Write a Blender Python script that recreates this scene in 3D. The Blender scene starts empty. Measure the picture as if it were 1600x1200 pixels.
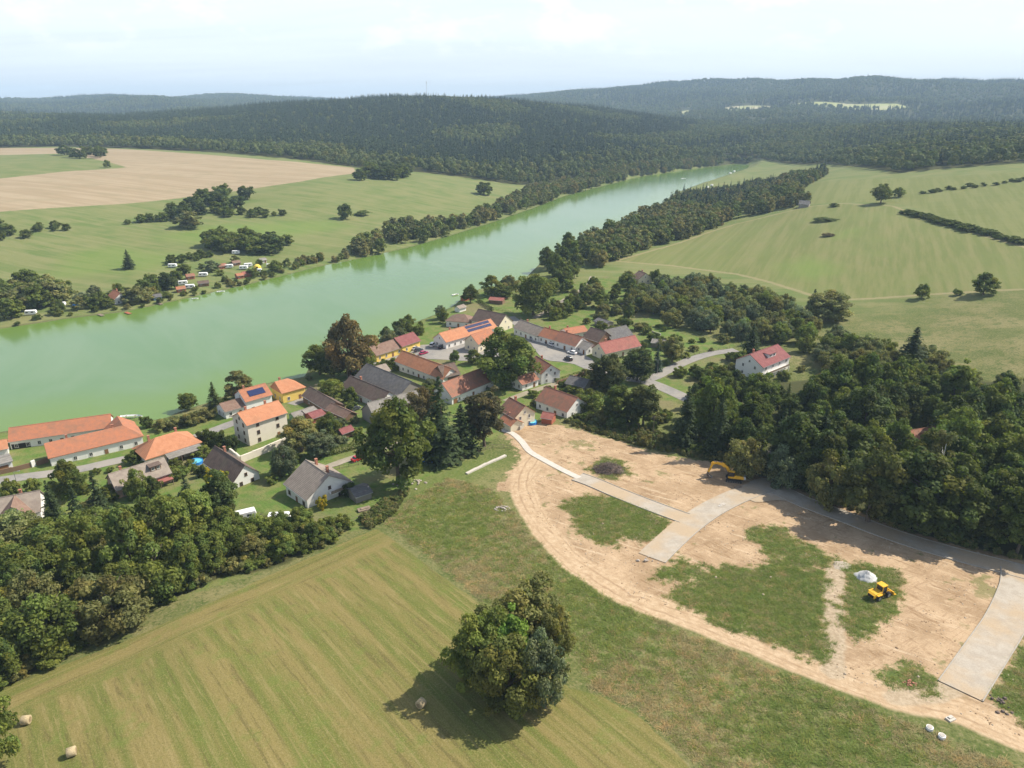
import bpy, math, random
import numpy as np
from mathutils import Vector, Matrix
R = math.radians
scn = bpy.context.scene
COL = scn.collection
rng = random.Random(7)
nrg = np.random.default_rng(7)

# ------------------------------------------------------------------ camera, world, sun, exposure
CAMZ = 90.0; PITCH = R(21.4); FPX = 1111.0
LAKE = -12.0
cam_d = bpy.data.cameras.new('camera'); cam = bpy.data.objects.new('camera', cam_d); COL.objects.link(cam)
cam.location = (0, 0, CAMZ); cam.rotation_euler = (math.pi/2 - PITCH, 0, 0)
cam_d.sensor_fit = 'HORIZONTAL'; cam_d.sensor_width = 36.0; cam_d.lens = 36.0*FPX/1600.0
cam_d.clip_start = 0.5; cam_d.clip_end = 40000
scn.camera = cam
SUN_EL = R(47); SUN_AZ = R(72)      # azimuth measured from +Y (view direction) towards +X (right)
world = bpy.data.worlds.new('World'); scn.world = world; world.use_nodes = True
wn = world.node_tree; wn.nodes.clear()
def N(nt, t, **kw):
    n = nt.nodes.new(t)
    for k, v in kw.items(): setattr(n, k, v)
    return n
def setup_world():
    nt = wn; L = nt.links
    out = N(nt, 'ShaderNodeOutputWorld'); bg = N(nt, 'ShaderNodeBackground'); bg.inputs[1].default_value = 0.105
    sky = N(nt, 'ShaderNodeTexSky'); sky.sky_type = 'NISHITA'; sky.sun_disc = False
    sky.sun_elevation = SUN_EL; sky.sun_rotation = SUN_AZ
    sky.air_density = 1.0; sky.dust_density = 2.2; sky.ozone_density = 1.2; sky.altitude = 450
    tc = N(nt, 'ShaderNodeTexCoord')
    sep = N(nt, 'ShaderNodeSeparateXYZ'); L.new(tc.outputs['Generated'], sep.inputs[0])
    # thin high veil: direction projected on a high flat layer
    mz = N(nt, 'ShaderNodeMath', operation='MAXIMUM'); mz.inputs[1].default_value = 0.0; L.new(sep.outputs[2], mz.inputs[0])
    ad = N(nt, 'ShaderNodeMath', operation='ADD'); ad.inputs[1].default_value = 0.12; L.new(mz.outputs[0], ad.inputs[0])
    dx = N(nt, 'ShaderNodeMath', operation='DIVIDE'); L.new(sep.outputs[0], dx.inputs[0]); L.new(ad.outputs[0], dx.inputs[1])
    dy = N(nt, 'ShaderNodeMath', operation='DIVIDE'); L.new(sep.outputs[1], dy.inputs[0]); L.new(ad.outputs[0], dy.inputs[1])
    cb = N(nt, 'ShaderNodeCombineXYZ'); L.new(dx.outputs[0], cb.inputs[0]); L.new(dy.outputs[0], cb.inputs[1])
    mp = N(nt, 'ShaderNodeMapping'); mp.inputs['Scale'].default_value = (0.35, 1.1, 1); L.new(cb.outputs[0], mp.inputs[0])
    n1 = N(nt, 'ShaderNodeTexNoise'); n1.inputs['Scale'].default_value = 0.9; n1.inputs['Detail'].default_value = 8; n1.inputs['Roughness'].default_value = 0.62
    n1.inputs['Distortion'].default_value = 0.6
    L.new(mp.outputs[0], n1.inputs['Vector'])
    r1 = N(nt, 'ShaderNodeMapRange'); r1.inputs[1].default_value = 0.34; r1.inputs[2].default_value = 0.72; r1.inputs[3].default_value = 0.72; r1.inputs[4].default_value = 0.95
    L.new(n1.outputs[0], r1.inputs[0])
    zf = N(nt, 'ShaderNodeMapRange'); zf.inputs[1].default_value = 0.12; zf.inputs[2].default_value = 0.65; zf.inputs[3].default_value = 1.0; zf.inputs[4].default_value = 0.12
    L.new(sep.outputs[2], zf.inputs[0])
    vm = N(nt, 'ShaderNodeMath', operation='MULTIPLY'); L.new(r1.outputs[0], vm.inputs[0]); L.new(zf.outputs[0], vm.inputs[1])
    # small cumulus puffs low over the horizon, all round
    mp2 = N(nt, 'ShaderNodeMapping'); mp2.inputs['Scale'].default_value = (1, 1, 2.0); L.new(tc.outputs['Generated'], mp2.inputs[0])
    n2 = N(nt, 'ShaderNodeTexNoise'); n2.inputs['Scale'].default_value = 9.0; n2.inputs['Detail'].default_value = 9; n2.inputs['Roughness'].default_value = 0.6
    L.new(mp2.outputs[0], n2.inputs['Vector'])
    r2 = N(nt, 'ShaderNodeMapRange'); r2.inputs[1].default_value = 0.53; r2.inputs[2].default_value = 0.64
    L.new(n2.outputs[0], r2.inputs[0])
    b1 = N(nt, 'ShaderNodeMapRange'); b1.interpolation_type = 'SMOOTHSTEP'; b1.inputs[1].default_value = 0.045; b1.inputs[2].default_value = 0.075
    L.new(sep.outputs[2], b1.inputs[0])
    b2 = N(nt, 'ShaderNodeMapRange'); b2.interpolation_type = 'SMOOTHSTEP'; b2.inputs[1].default_value = 0.2; b2.inputs[2].default_value = 0.12
    L.new(sep.outputs[2], b2.inputs[0])
    mm = N(nt, 'ShaderNodeMath', operation='MULTIPLY'); L.new(b1.outputs[0], mm.inputs[0]); L.new(b2.outputs[0], mm.inputs[1])
    m3 = N(nt, 'ShaderNodeMath', operation='MULTIPLY'); L.new(mm.outputs[0], m3.inputs[0]); L.new(r2.outputs[0], m3.inputs[1])
    m4 = N(nt, 'ShaderNodeMath', operation='MULTIPLY'); m4.inputs[1].default_value = 0.5; L.new(m3.outputs[0], m4.inputs[0])
    mixa = N(nt, 'ShaderNodeMix', data_type='RGBA'); L.new(vm.outputs[0], mixa.inputs[0]); L.new(sky.outputs[0], mixa.inputs[6]); mixa.inputs[7].default_value = (7.8, 8.4, 9.1, 1)
    mixb = N(nt, 'ShaderNodeMix', data_type='RGBA'); L.new(m4.outputs[0], mixb.inputs[0]); L.new(mixa.outputs[2], mixb.inputs[6]); mixb.inputs[7].default_value = (9.0, 9.1, 9.2, 1)
    L.new(mixb.outputs[2], bg.inputs[0]); L.new(bg.outputs[0], out.inputs[0])
setup_world()
sun_d = bpy.data.lights.new('sun', 'SUN'); sun_d.energy = 5.0; sun_d.angle = R(0.53); sun_d.color = (1.0, 0.92, 0.79)
sun = bpy.data.objects.new('sun', sun_d); COL.objects.link(sun)
sv = Vector((math.sin(SUN_AZ)*math.cos(SUN_EL), math.cos(SUN_AZ)*math.cos(SUN_EL), math.sin(SUN_EL)))
sun.rotation_euler = (-sv).to_track_quat('-Z', 'Y').to_euler(); sun.location = sv*500
vs = scn.view_settings; vs.view_transform = 'Standard'; vs.look = 'None'; vs.gamma = 1; vs.exposure = 0.5; vs.use_curve_mapping = False

# ------------------------------------------------------------------ terrain function
CP, SP = math.cos(PITCH), math.sin(PITCH)
def ray(px, py):
    a = (px-800)/FPX; b = (600-py)/FPX
    return (a, CP + b*SP, -SP + b*CP)
def at_z(px, py, z):
    d = ray(px, py); t = (z-CAMZ)/d[2]
    return (d[0]*t, d[1]*t)
def at_d(px, py, dist, sub=0):
    d = ray(px, py); h = math.hypot(d[0], d[1]); t = dist/h
    return (d[0]*t, d[1]*t, CAMZ + d[2]*t - sub)
ctrl = []
for px, py, z in [
    (100,1190,1),(500,1190,1.5),(900,1190,2),(1300,1190,2.5),(1600,1190,3),(30,1060,-1.5),(300,1000,0),(600,1000,0.8),(900,1000,0.8),(1200,1000,0.6),(1550,1000,1.5),
    (590,825,-2.5),(430,890,-2.5),(200,980,-2.5),(0,940,-6),(200,850,-6.5),(400,800,-5.5),(700,740,-4),(900,880,-0.5),(1100,880,-0.5),(1350,850,-0.5),(1600,880,0),
    (800,690,-5),(950,710,-3.5),(1150,740,-3),(1300,760,-3),(1600,800,-2),
    (0,745,-9),(200,715,-9.2),(100,690,-10.5),(250,660,-11),(350,760,-7.5),(500,745,-6),(420,690,-8),(400,630,-10),(450,610,-10.5),(550,600,-10),(600,650,-8),(640,580,-9.5),
    (700,545,-9.5),(760,500,-10.5),(850,540,-8.5),(900,570,-8),(850,620,-7),(950,600,-7.5),(1010,590,-7.5),(1000,530,-8),(1100,690,-5),(1220,690,-5),(1200,560,-6.5),(1350,600,-5),(1500,650,-4),(1600,620,-2),
    (850,480,-10.5),(930,440,-10),(1000,490,-9),(1100,460,-8.5),(1250,530,-6),(1400,560,-2.5),(1600,540,4),(1450,500,-1),(1600,460,7),(1330,465,-3),(1150,430,-6),(1000,410,-9),(970,400,-9.5),
    (1150,350,-4),(1300,380,5),(1450,400,8),(1600,400,13),(1280,320,10),(1400,320,16),(1600,330,22),(1280,283,12),(1450,280,24),(1600,270,34),(1150,300,-8),(1180,272,-8),(1110,300,-10),(1050,340,-10.5),
    (0,440,-9),(200,440,-9.5),(400,405,-9.5),(200,380,-3),(50,380,0),(0,330,11),(300,350,0),(300,300,9),(500,340,-3),(500,290,11),(650,300,2),(700,330,-8),(800,300,-8),(650,275,8),(830,287,-8),
    (0,279,20),(0,232,27),(170,233,28),(300,240,26),(450,252,20),(553,262,12),(900,265,0),(1000,262,0),(1080,255,0),(1200,248,0),(1300,255,12),(1500,245,34),
    ]:
    x, y = at_z(px, py, z); ctrl.append((x, y, z))
for px, py, dist, sub in [   # wooded crests: apparent top line at that distance, minus the trees
    (-200,180,2300,18),(0,179,2300,18),(150,174,2250,18),(300,166,2200,18),(400,160,2150,18),(500,155,2100,18),(600,150,2050,18),(680,148,2000,18),(760,150,1950,18),(850,163,1900,18),(930,174,1900,18),(1000,181,1950,18),
    (650,190,1550,18),(450,195,1550,18),(250,200,1600,18),(50,200,1650,18),(850,195,1500,18),(1000,205,1600,18),
    (1100,196,2000,16),(1250,192,2000,16),(1400,190,1900,16),(1520,198,1500,14),(1600,200,1400,14),(1750,195,1400,14),
    (-200,160,5200,15),(0,157,5200,15),(130,153,5200,15),(250,150,5200,15),(430,150,5200,15),(520,156,5200,15),(640,160,5200,15),
    (760,156,4700,15),(830,147,4600,15),(900,141,4500,15),(1030,135,4500,15),(1150,127,4500,15),(1280,125,4500,15),(1400,123,4400,15),(1470,130,4400,15),(1540,127,4400,15),(1600,128,4400,15),(1800,130,4400,15),
    (1060,178,3300,0),(1200,170,3300,0),(1330,166,3300,0),(1500,164,3300,6),(1600,160,3200,6),(900,178,3300,6)]:
    ctrl.append(at_d(px, py, dist, sub))
def polar(az_deg, dist, z): a = R(az_deg); return (math.sin(a)*dist, math.cos(a)*dist, z)
for az in (-44,-30,-15): ctrl.append(polar(az, 3300, 45))
for az in (-5, 4): ctrl.append(polar(az, 2900, 40))
for az in (10, 20, 30, 42): ctrl.append(polar(az, 2600, 42))
for az in (-44,-25,-8,8,25,44): ctrl.append(polar(az, 8500, 70))
for az in (-75, 75): ctrl += [polar(az, 60, 1), polar(az, 200, -2), polar(az, 900, 10), polar(az, 3000, 60), polar(az, 8500, 70)]
for az in (-40,0,40): ctrl.append(polar(az, 30, 1.5))
CT = np.array(ctrl)
def uv(x, y):
    d = np.sqrt(x*x+y*y)+1e-6
    return np.stack([np.arctan2(x, np.maximum(y, -1e9))*1.6, np.log(np.maximum(d, 15))], -1)
CU = uv(CT[:,0], CT[:,1])
def phi(r2): return 0.5*r2*np.log(r2+1e-12)
def tps_fit(U, z, lam=2e-4):
    n = len(U); D = ((U[:,None]-U[None])**2).sum(-1)
    A = np.zeros((n+3, n+3)); A[:n,:n] = phi(D)+lam*np.eye(n); A[:n,n] = 1; A[:n,n+1:] = U; A[n,:n] = 1; A[n+1:,:n] = U.T
    return np.linalg.solve(A, np.concatenate([z, [0,0,0]]))
TW = tps_fit(CU, CT[:,2])
def base_h(x, y):
    U = uv(np.asarray(x, float), np.asarray(y, float)); sh = U.shape[:-1]; U = U.reshape(-1, 2)
    out = np.empty(len(U))
    for i in range(0, len(U), 20000):
        u = U[i:i+20000]; D = ((u[:,None]-CU[None])**2).sum(-1)
        out[i:i+20000] = phi(D)@TW[:len(CU)] + TW[len(CU)] + u@TW[len(CU)+1:]
    return out.reshape(sh)
def sdf(poly, X, Y):            # signed distance, positive inside
    P = np.array(poly); Q = np.roll(P, -1, 0)
    d2 = np.full(X.shape, 1e18); ins = np.zeros(X.shape, bool)
    for (ax, ay), (bx, by) in zip(P, Q):
        ex, ey = bx-ax, by-ay; wx, wy = X-ax, Y-ay
        t = np.clip((wx*ex+wy*ey)/(ex*ex+ey*ey+1e-12), 0, 1)
        d2 = np.minimum(d2, (wx-ex*t)**2+(wy-ey*t)**2)
        c = ((ay > Y) != (by > Y)) & (X < (bx-ax)*(Y-ay)/(by-ay+1e-12)+ax); ins ^= c
    d = np.sqrt(d2); return np.where(ins, d, -d)
def pdist(pl, X, Y):            # distance to a polyline
    d2 = np.full(X.shape, 1e18)
    for (ax, ay), (bx, by) in zip(pl[:-1], pl[1:]):
        ex, ey = bx-ax, by-ay; wx, wy = X-ax, Y-ay
        t = np.clip((wx*ex+wy*ey)/(ex*ex+ey*ey+1e-12), 0, 1)
        d2 = np.minimum(d2, (wx-ex*t)**2+(wy-ey*t)**2)
    return np.sqrt(d2)
LAKE_PX = [(-500,770),(-150,700),(0,676),(100,664),(170,657),(215,655),(250,657),(290,641),(330,628),(380,608),(440,595),(480,588),(488,572),(505,562),(540,552),(585,535),(620,515),(660,500),(690,488),(712,477),
    (728,462),(750,452),(790,445),(825,432),(845,412),(870,395),(905,380),(960,357),(1005,337),(1035,318),(1055,302),(1095,287),(1135,274),(1168,263),(1172,257),(1150,256),(1090,263),(1000,276),(940,291),(880,307),(830,326),
    (770,347),(700,369),(640,386),(575,401),(500,416),(440,431),(380,446),(300,464),(200,486),(100,498),(0,514),(-200,548),(-500,610)]
LAKE_W = [at_z(px, py, LAKE) for px, py in LAKE_PX]
def ground(x, y):
    x = np.asarray(x, float); y = np.asarray(y, float)
    z = base_h(x, y); s = sdf(LAKE_W, x, y); far = np.clip((np.hypot(x, y)-1500)/1500, 0, 1)
    z = z + far*(13*np.sin(x/310+1.3)*np.sin(y/270)+8*np.sin(x/140+y/190+0.7)+4*np.sin(x/61-y/83))
    k = np.clip(-s/25.0, 0, 1); k = k*k*(3-2*k)
    shore = LAKE+0.35+np.minimum(np.maximum(-s, 0)*0.12, 3.0)
    zo = np.maximum(z, LAKE+0.35)*k + shore*(1-k)
    zi = LAKE+0.35-np.clip(s*0.5, 0, 3.0)
    return np.where(s > 0, zi, zo)
def gz(x, y): return float(ground(np.array([x]), np.array([y]))[0])
TT = np.exp(np.linspace(math.log(45), math.log(7000), 500))
def P(px, py, h=0.0):
    """world point where the line of sight through a picture point meets the ground raised by h"""
    d = ray(px, py); n = math.sqrt(sum(c*c for c in d)); d = [c/n for c in d]
    X = d[0]*TT; Y = d[1]*TT; Z = CAMZ+d[2]*TT
    f = Z-(np.maximum(ground(X, Y), LAKE)+h)
    i = int(np.argmax(f < 0))
    if f[i] >= 0: i = len(TT)-1
    if i == 0: i = 1
    lo, hi = TT[i-1], TT[i]
    for _ in range(3):
        ts = np.linspace(lo, hi, 12); X = d[0]*ts; Y = d[1]*ts
        f = CAMZ+d[2]*ts-(np.maximum(ground(X, Y), LAKE)+h); j = int(np.argmax(f < 0)); j = max(j, 1); lo, hi = ts[j-1], ts[j]
    t = (lo+hi)/2
    return Vector((d[0]*t, d[1]*t, CAMZ+d[2]*t))
def PX(pts): return [tuple(P(a, b)[:2]) for a, b in pts]
def project(v):
    x, y, z = v[0], v[1], v[2]-CAMZ
    zc = y*CP - z*SP; yc = y*SP + z*CP
    return (800+FPX*x/zc, 600-FPX*yc/zc, zc)
def height_to(base, py_top):      # height above a ground point that reaches picture row py_top
    lo, hi = 0.2, 60
    for _ in range(30):
        m = (lo+hi)/2
        if project((base[0], base[1], base[2]+m))[1] > py_top: lo = m
        else: hi = m
    return lo
# ------------------------------------------------------------------ shader helpers
class G:
    def __init__(s, mat): s.nt = mat.node_tree; s.L = s.nt.links
    def put(s, sock, v):
        if isinstance(v, bpy.types.NodeSocket): s.L.new(v, sock)
        elif isinstance(v, tuple) and len(v) == 3 and sock.type == 'RGBA': sock.default_value = (*v, 1)
        else: sock.default_value = v
    def math(s, op, a, b=0.0, c=None):
        n = N(s.nt, 'ShaderNodeMath', operation=op); s.put(n.inputs[0], a); s.put(n.inputs[1], b)
        if c is not None: s.put(n.inputs[2], c)
        return n.outputs[0]
    def noise(s, vec, scale, detail=4, rough=0.55, dist=0.0):
        n = N(s.nt, 'ShaderNodeTexNoise'); s.put(n.inputs['Vector'], vec); n.inputs['Scale'].default_value = scale; n.inputs['Detail'].default_value = detail
        n.inputs['Roughness'].default_value = rough; n.inputs['Distortion'].default_value = dist; return n.outputs[0]
    def ramp(s, v, a, b, lo=0.0, hi=1.0, smooth=True):
        n = N(s.nt, 'ShaderNodeMapRange'); n.interpolation_type = 'SMOOTHSTEP' if smooth else 'LINEAR'
        s.put(n.inputs[0], v); n.inputs[1].default_value = a; n.inputs[2].default_value = b; n.inputs[3].default_value = lo; n.inputs[4].default_value = hi; return n.outputs[0]
    def mix(s, f, a, b, blend='MIX'):
        n = N(s.nt, 'ShaderNodeMix', data_type='RGBA', blend_type=blend); s.put(n.inputs[0], f); s.put(n.inputs[6], a); s.put(n.inputs[7], b); return n.outputs[2]
    def attr(s, name): n = N(s.nt, 'ShaderNodeAttribute'); n.attribute_name = name; return n.outputs['Fac']
    def attrc(s, name): n = N(s.nt, 'ShaderNodeAttribute'); n.attribute_name = name; return n.outputs['Color']
    def pos(s): return N(s.nt, 'ShaderNodeNewGeometry').outputs['Position']
    def obj(s): return N(s.nt, 'ShaderNodeTexCoord').outputs['Object']
    def mapping(s, vec, rotz=0, scale=(1,1,1)):
        n = N(s.nt, 'ShaderNodeMapping'); s.put(n.inputs[0], vec); n.inputs['Rotation'].default_value = (0,0,rotz)
        q = N(s.nt, 'ShaderNodeMapping'); s.put(q.inputs[0], n.outputs[0]); q.inputs['Scale'].default_value = scale; return q.outputs[0]
    def bump(s, h, strength=0.3, dist=0.1):
        n = N(s.nt, 'ShaderNodeBump'); s.put(n.inputs['Height'], h); n.inputs['Strength'].default_value = strength; n.inputs['Distance'].default_value = dist; return n.outputs[0]
MATS = {}
def mat(name, color=(0.5,0.5,0.5), rough=0.8, metal=0.0, var=0.12, scale=1.5, spec=0.3, bump=0.0, fn=None):
    """plain painted / mineral material: base colour broken up by two noises"""
    if name in MATS: return MATS[name]
    m = bpy.data.materials.new(name); m.use_nodes = True; MATS[name] = m
    g = G(m); b = m.node_tree.nodes['Principled BSDF']
    b.inputs['Roughness'].default_value = rough; b.inputs['Metallic'].default_value = metal; b.inputs['Specular IOR Level'].default_value = spec
    if fn: fn(g, b); return m
    p = g.pos(); n1 = g.noise(p, scale, 5); n2 = g.noise(p, scale*0.17, 3)
    v = g.math('ADD', g.math('MULTIPLY', n1, 0.6), g.math('MULTIPLY', n2, 0.4))
    f = g.ramp(v, 0.3, 0.7, 1-var*1.6, 1+var*1.2, False)
    c = g.mix(1.0, (*color,1)[:3], g.combine(f) if False else f, 'MULTIPLY')
    g.put(b.inputs['Base Color'], c)
    if bump: g.put(b.inputs['Normal'], g.bump(n1, bump, 0.03))
    return m

# ------------------------------------------------------------------ object helpers
def link(o, parent=None):
    COL.objects.link(o)
    if parent is not None: o.parent = parent
    return o
def tag(o, label=None, cat=None, group=None, kind=None):
    if label: o['label'] = label
    if cat: o['category'] = cat
    if group: o['group'] = group
    if kind: o['kind'] = kind
    return o
def empty(name, loc, rz=0.0, label=None, cat=None, group=None):
    o = bpy.data.objects.new(name, None); o.empty_display_size = 0.5; COL.objects.link(o)
    o.location = loc; o.rotation_euler = (0,0,rz); return tag(o, label, cat, group)
def np_mesh(name, V, F, m=None, smooth=False):
    me = bpy.data.meshes.new(name); V = np.asarray(V, np.float32); F = np.asarray(F, np.int32); k = F.shape[1]
    me.vertices.add(len(V)); me.vertices.foreach_set('co', V.ravel())
    me.loops.add(F.size); me.loops.foreach_set('vertex_index', F.ravel())
    me.polygons.add(len(F)); me.polygons.foreach_set('loop_start', np.arange(0, F.size, k, dtype=np.int32))
    try: me.polygons.foreach_set('loop_total', np.full(len(F), k, np.int32))
    except Exception: pass
    me.update(calc_edges=True)
    if smooth: me.polygons.foreach_set('use_smooth', np.ones(len(F), bool))
    if m: me.materials.append(m)
    return me
class MB:
    """collects boxes, prisms and tubes into one mesh"""
    def __init__(s): s.v = []; s.f = []
    def add(s, vs, fs):
        o = len(s.v); s.v += [tuple(v) for v in vs]; s.f += [tuple(i+o for i in f) for f in fs]; return s
    def box(s, c, d, rz=0.0, taper=1.0):
        x, y, z = d[0]/2, d[1]/2, d[2]/2; vs = []
        for k, t in ((-1,1.0),(1,taper)):
            for a, b in ((-1,-1),(1,-1),(1,1),(-1,1)): vs.append((a*x*t, b*y*t, k*z))
        cs, sn = math.cos(rz), math.sin(rz)
        vs = [(c[0]+p[0]*cs-p[1]*sn, c[1]+p[0]*sn+p[1]*cs, c[2]+p[2]) for p in vs]
        return s.add(vs, [(3,2,1,0),(4,5,6,7),(0,1,5,4),(1,2,6,5),(2,3,7,6),(3,0,4,7)])
    def hull(s, prof, y0, y1, inset=0.0):
        """profile in x,z extruded along y; the far/near rings may be inset for a softer edge"""
        n = len(prof); cx = sum(p[0] for p in prof)/n; cz = sum(p[1] for p in prof)/n
        rings = [(y0, 1-inset), (y0+(y1-y0)*0.12, 1), (y1-(y1-y0)*0.12, 1), (y1, 1-inset)] if inset else [(y0,1),(y1,1)]
        vs = []
        for y, k in rings: vs += [(cx+(p[0]-cx)*k, y, cz+(p[1]-cz)*k) for p in prof]
        fs = [tuple(range(n)), tuple(range(len(vs)-1, len(vs)-n-1, -1))]
        for r in range(len(rings)-1):
            for i in range(n): j = (i+1) % n; fs.append((r*n+i, (r+1)*n+i, (r+1)*n+j, r*n+j))
        return s.add(vs, fs)
    def tube(s, pts, rad, n=8, cap=True):
        pts = [Vector(p) for p in pts]; rad = rad if isinstance(rad, (list, tuple)) else [rad]*len(pts); vs = []; fs = []
        for i, p in enumerate(pts):
            d = (pts[min(i+1, len(pts)-1)]-pts[max(i-1, 0)]).normalized()
            a = d.cross(Vector((0,0,1)) if abs(d.z) < 0.9 else Vector((1,0,0))).normalized(); b = d.cross(a)
            for k in range(n): t = 2*math.pi*k/n; vs.append(p+(a*math.cos(t)+b*math.sin(t))*rad[i])
        for i in range(len(pts)-1):
            for k in range(n): l = (k+1) % n; fs.append((i*n+k, i*n+l, (i+1)*n+l, (i+1)*n+k))
        if cap: fs += [tuple(range(n-1, -1, -1)), tuple(range((len(pts)-1)*n, len(pts)*n))]
        return s.add(vs, fs)
    def bar(s, a, b, w, h=None):
        a = Vector(a); b = Vector(b); h = h or w; d = (b-a).normalized(); u = d.cross(Vector((0,0,1)))
        u = u.normalized() if u.length > 1e-3 else Vector((1,0,0)); v = u.cross(d).normalized(); vs = []
        for p in (a, b):
            for i, j in ((-1,-1),(1,-1),(1,1),(-1,1)): vs.append(p+u*(i*w/2)+v*(j*h/2))
        return s.add(vs, [(3,2,1,0),(4,5,6,7),(0,1,5,4),(1,2,6,5),(2,3,7,6),(3,0,4,7)])
    def mesh(s, name, m=None, smooth=False):
        me = bpy.data.meshes.new(name); me.from_pydata(s.v, [], s.f); me.update()
        if smooth: me.polygons.foreach_set('use_smooth', np.ones(len(me.polygons), bool))
        if m: me.materials.append(m)
        return me
    def build(s, name, m, parent=None, smooth=False, loc=None, rz=0):
        o = bpy.data.objects.new(name, s.mesh(name, m, smooth)); link(o, parent)
        if loc is not None: o.location = loc; o.rotation_euler = (0,0,rz)
        return o
def copy_tree(o, parent=None):
    c = o.copy(); COL.objects.link(c)
    if parent is not None: c.parent = parent
    for ch in list(o.children): copy_tree(ch, c)
    return c

# ------------------------------------------------------------------ ground sheet
Z_MOW = PX([(590,826),(560,838),(420,899),(300,955),(200,1000),(110,1035),(30,1062),(-60,1100),(-150,1180)])
Z_MOW = Z_MOW + [(-110,40),(40,40)] + PX([(1078,1200),(1045,1165),(1000,1120),(940,1088),(890,1075),(840,1010),(800,985),(745,940),(680,893)])
Z_DIRT = PX([(786,672),(815,664),(850,660),(905,672),(960,686),(1010,704),(1050,716),(1110,722),(1165,735),(1250,762),(1330,795),(1420,830),(1500,852),(1640,885),(1700,1000),(1700,1215),(1600,1162),(1500,1118),(1400,1094),(1300,1059),(1200,1018),(1080,972),(980,936),(905,889),(850,834),(826,797),(800,775),(772,760),(800,735),(812,715)])
Z_GRASS = [PX(p) for p in [
    [(880,790),(920,775),(960,778),(1000,790),(1040,815),(1043,835),(1000,846),(975,838),(950,852),(915,838),(900,815)],
    [(1045,930),(1090,905),(1130,888),(1170,890),(1230,872),(1290,905),(1285,1030),(1200,1005),(1110,968)],
    [(1322,885),(1345,878),(1400,895),(1395,950),(1340,1000),(1322,960)],
    [(1365,1055),(1420,1038),(1470,1062),(1450,1078),(1400,1072)],
    [(1548,1088),(1580,1040),(1640,980),(1700,1100),(1600,1130)],
    [(1170,830),(1215,822),(1270,860),(1310,880),(1260,885),(1200,868)],
    [(1020,905),(1060,875),(1098,885),(1070,908)],
    [(920,735),(945,715),(975,722),(978,740),(950,748)]]]
Z_TRACK = PX([(838,712),(822,735),(815,760),(828,795),(850,830),(880,862),(905,885),(980,932),(1080,968),(1200,1014),(1300,1055),(1400,1090),(1500,1112),(1600,1155),(1700,1200)])
Z_TRACK2 = PX([(1302,1050),(1303,1000),(1302,940),(1305,890)])
Z_TRACK3 = PX([(1400,1090),(1460,1085),(1500,1070)])
Z_PLOUGH = PX([(-120,345),(-120,282),(0,279),(100,268),(200,262),(172,254),(100,240),(-120,243),(-120,228),(90,231),(170,232),(300,240),(420,250),(553,262),(556,271),(470,284),(400,294),(300,307),(200,318),(0,331)])
Z_RF = PX([(962,408),(1010,394),(1060,380),(1110,362),(1150,350),(1200,338),(1262,323),(1320,318),(1395,322),(1440,340),(1500,358),(1600,386),(1720,410),(1720,445),(1600,452),(1450,460),(1330,468),(1270,462),(1200,440),(1150,428),(1050,415)])
Z_RF2 = PX([(1245,305),(1275,285),(1400,279),(1600,269),(1720,262),(1720,400),(1600,374),(1500,350),(1420,322),(1390,316),(1262,320)])
Z_LUSH = [PX(p) for p in [[(1205,415),(1260,398),(1310,405),(1322,425),(1280,440),(1215,435)],[(1290,365),(1340,352),(1360,362),(1310,373)],
    [(100,395),(180,382),(300,400),(240,425),(140,432),(60,440)],[(230,370),(330,350),(520,342),(560,355),(440,372),(300,385)],[(640,760),(690,722),(760,705),(800,722),(740,752),(690,790),(640,800)]]]
Z_VILL = PX([(-100,760),(-100,690),(200,660),(330,640),(480,590),(600,530),(740,460),(830,440),(900,440),(960,430),(1010,470),(1060,520),(1150,540),(1100,600),(1010,660),(880,655),(790,675),(740,705),(640,765),(590,815),(440,880),(300,930),(-100,1060)])
Z_FOR = PX([(-200,232),(90,229),(300,236),(560,262),(640,268),(830,290),(990,268),(1100,258),(1180,246),(1290,256),(1400,270),(1700,250),(1700,243)]) + [polar(44,9000,0)[:2], polar(0,9000,0)[:2], polar(-44,9000,0)[:2]]
Z_WOODR = PX([(1050,690),(1080,640),(1180,600),(1300,590),(1450,590),(1700,600),(1750,880),(1600,876),(1500,850),(1400,822),(1250,764),(1180,740),(1100,705)])
Z_WOODL = PX([(-150,1120),(0,1078),(60,1050),(160,1000),(250,945),(340,905),(430,888),(500,858),(490,820),(400,800),(300,830),(180,830),(60,860),(-150,880)])
Z_FARF = [PX(p) for p in [[(1045,177),(1075,172),(1098,176),(1070,181)],[(1235,163),(1300,160),(1400,162),(1425,169),(1380,172),(1300,168)],[(1120,170),(1200,165),(1215,169),(1140,174)],[(172,186),(185,184),(196,186),(184,189)]]]
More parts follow.
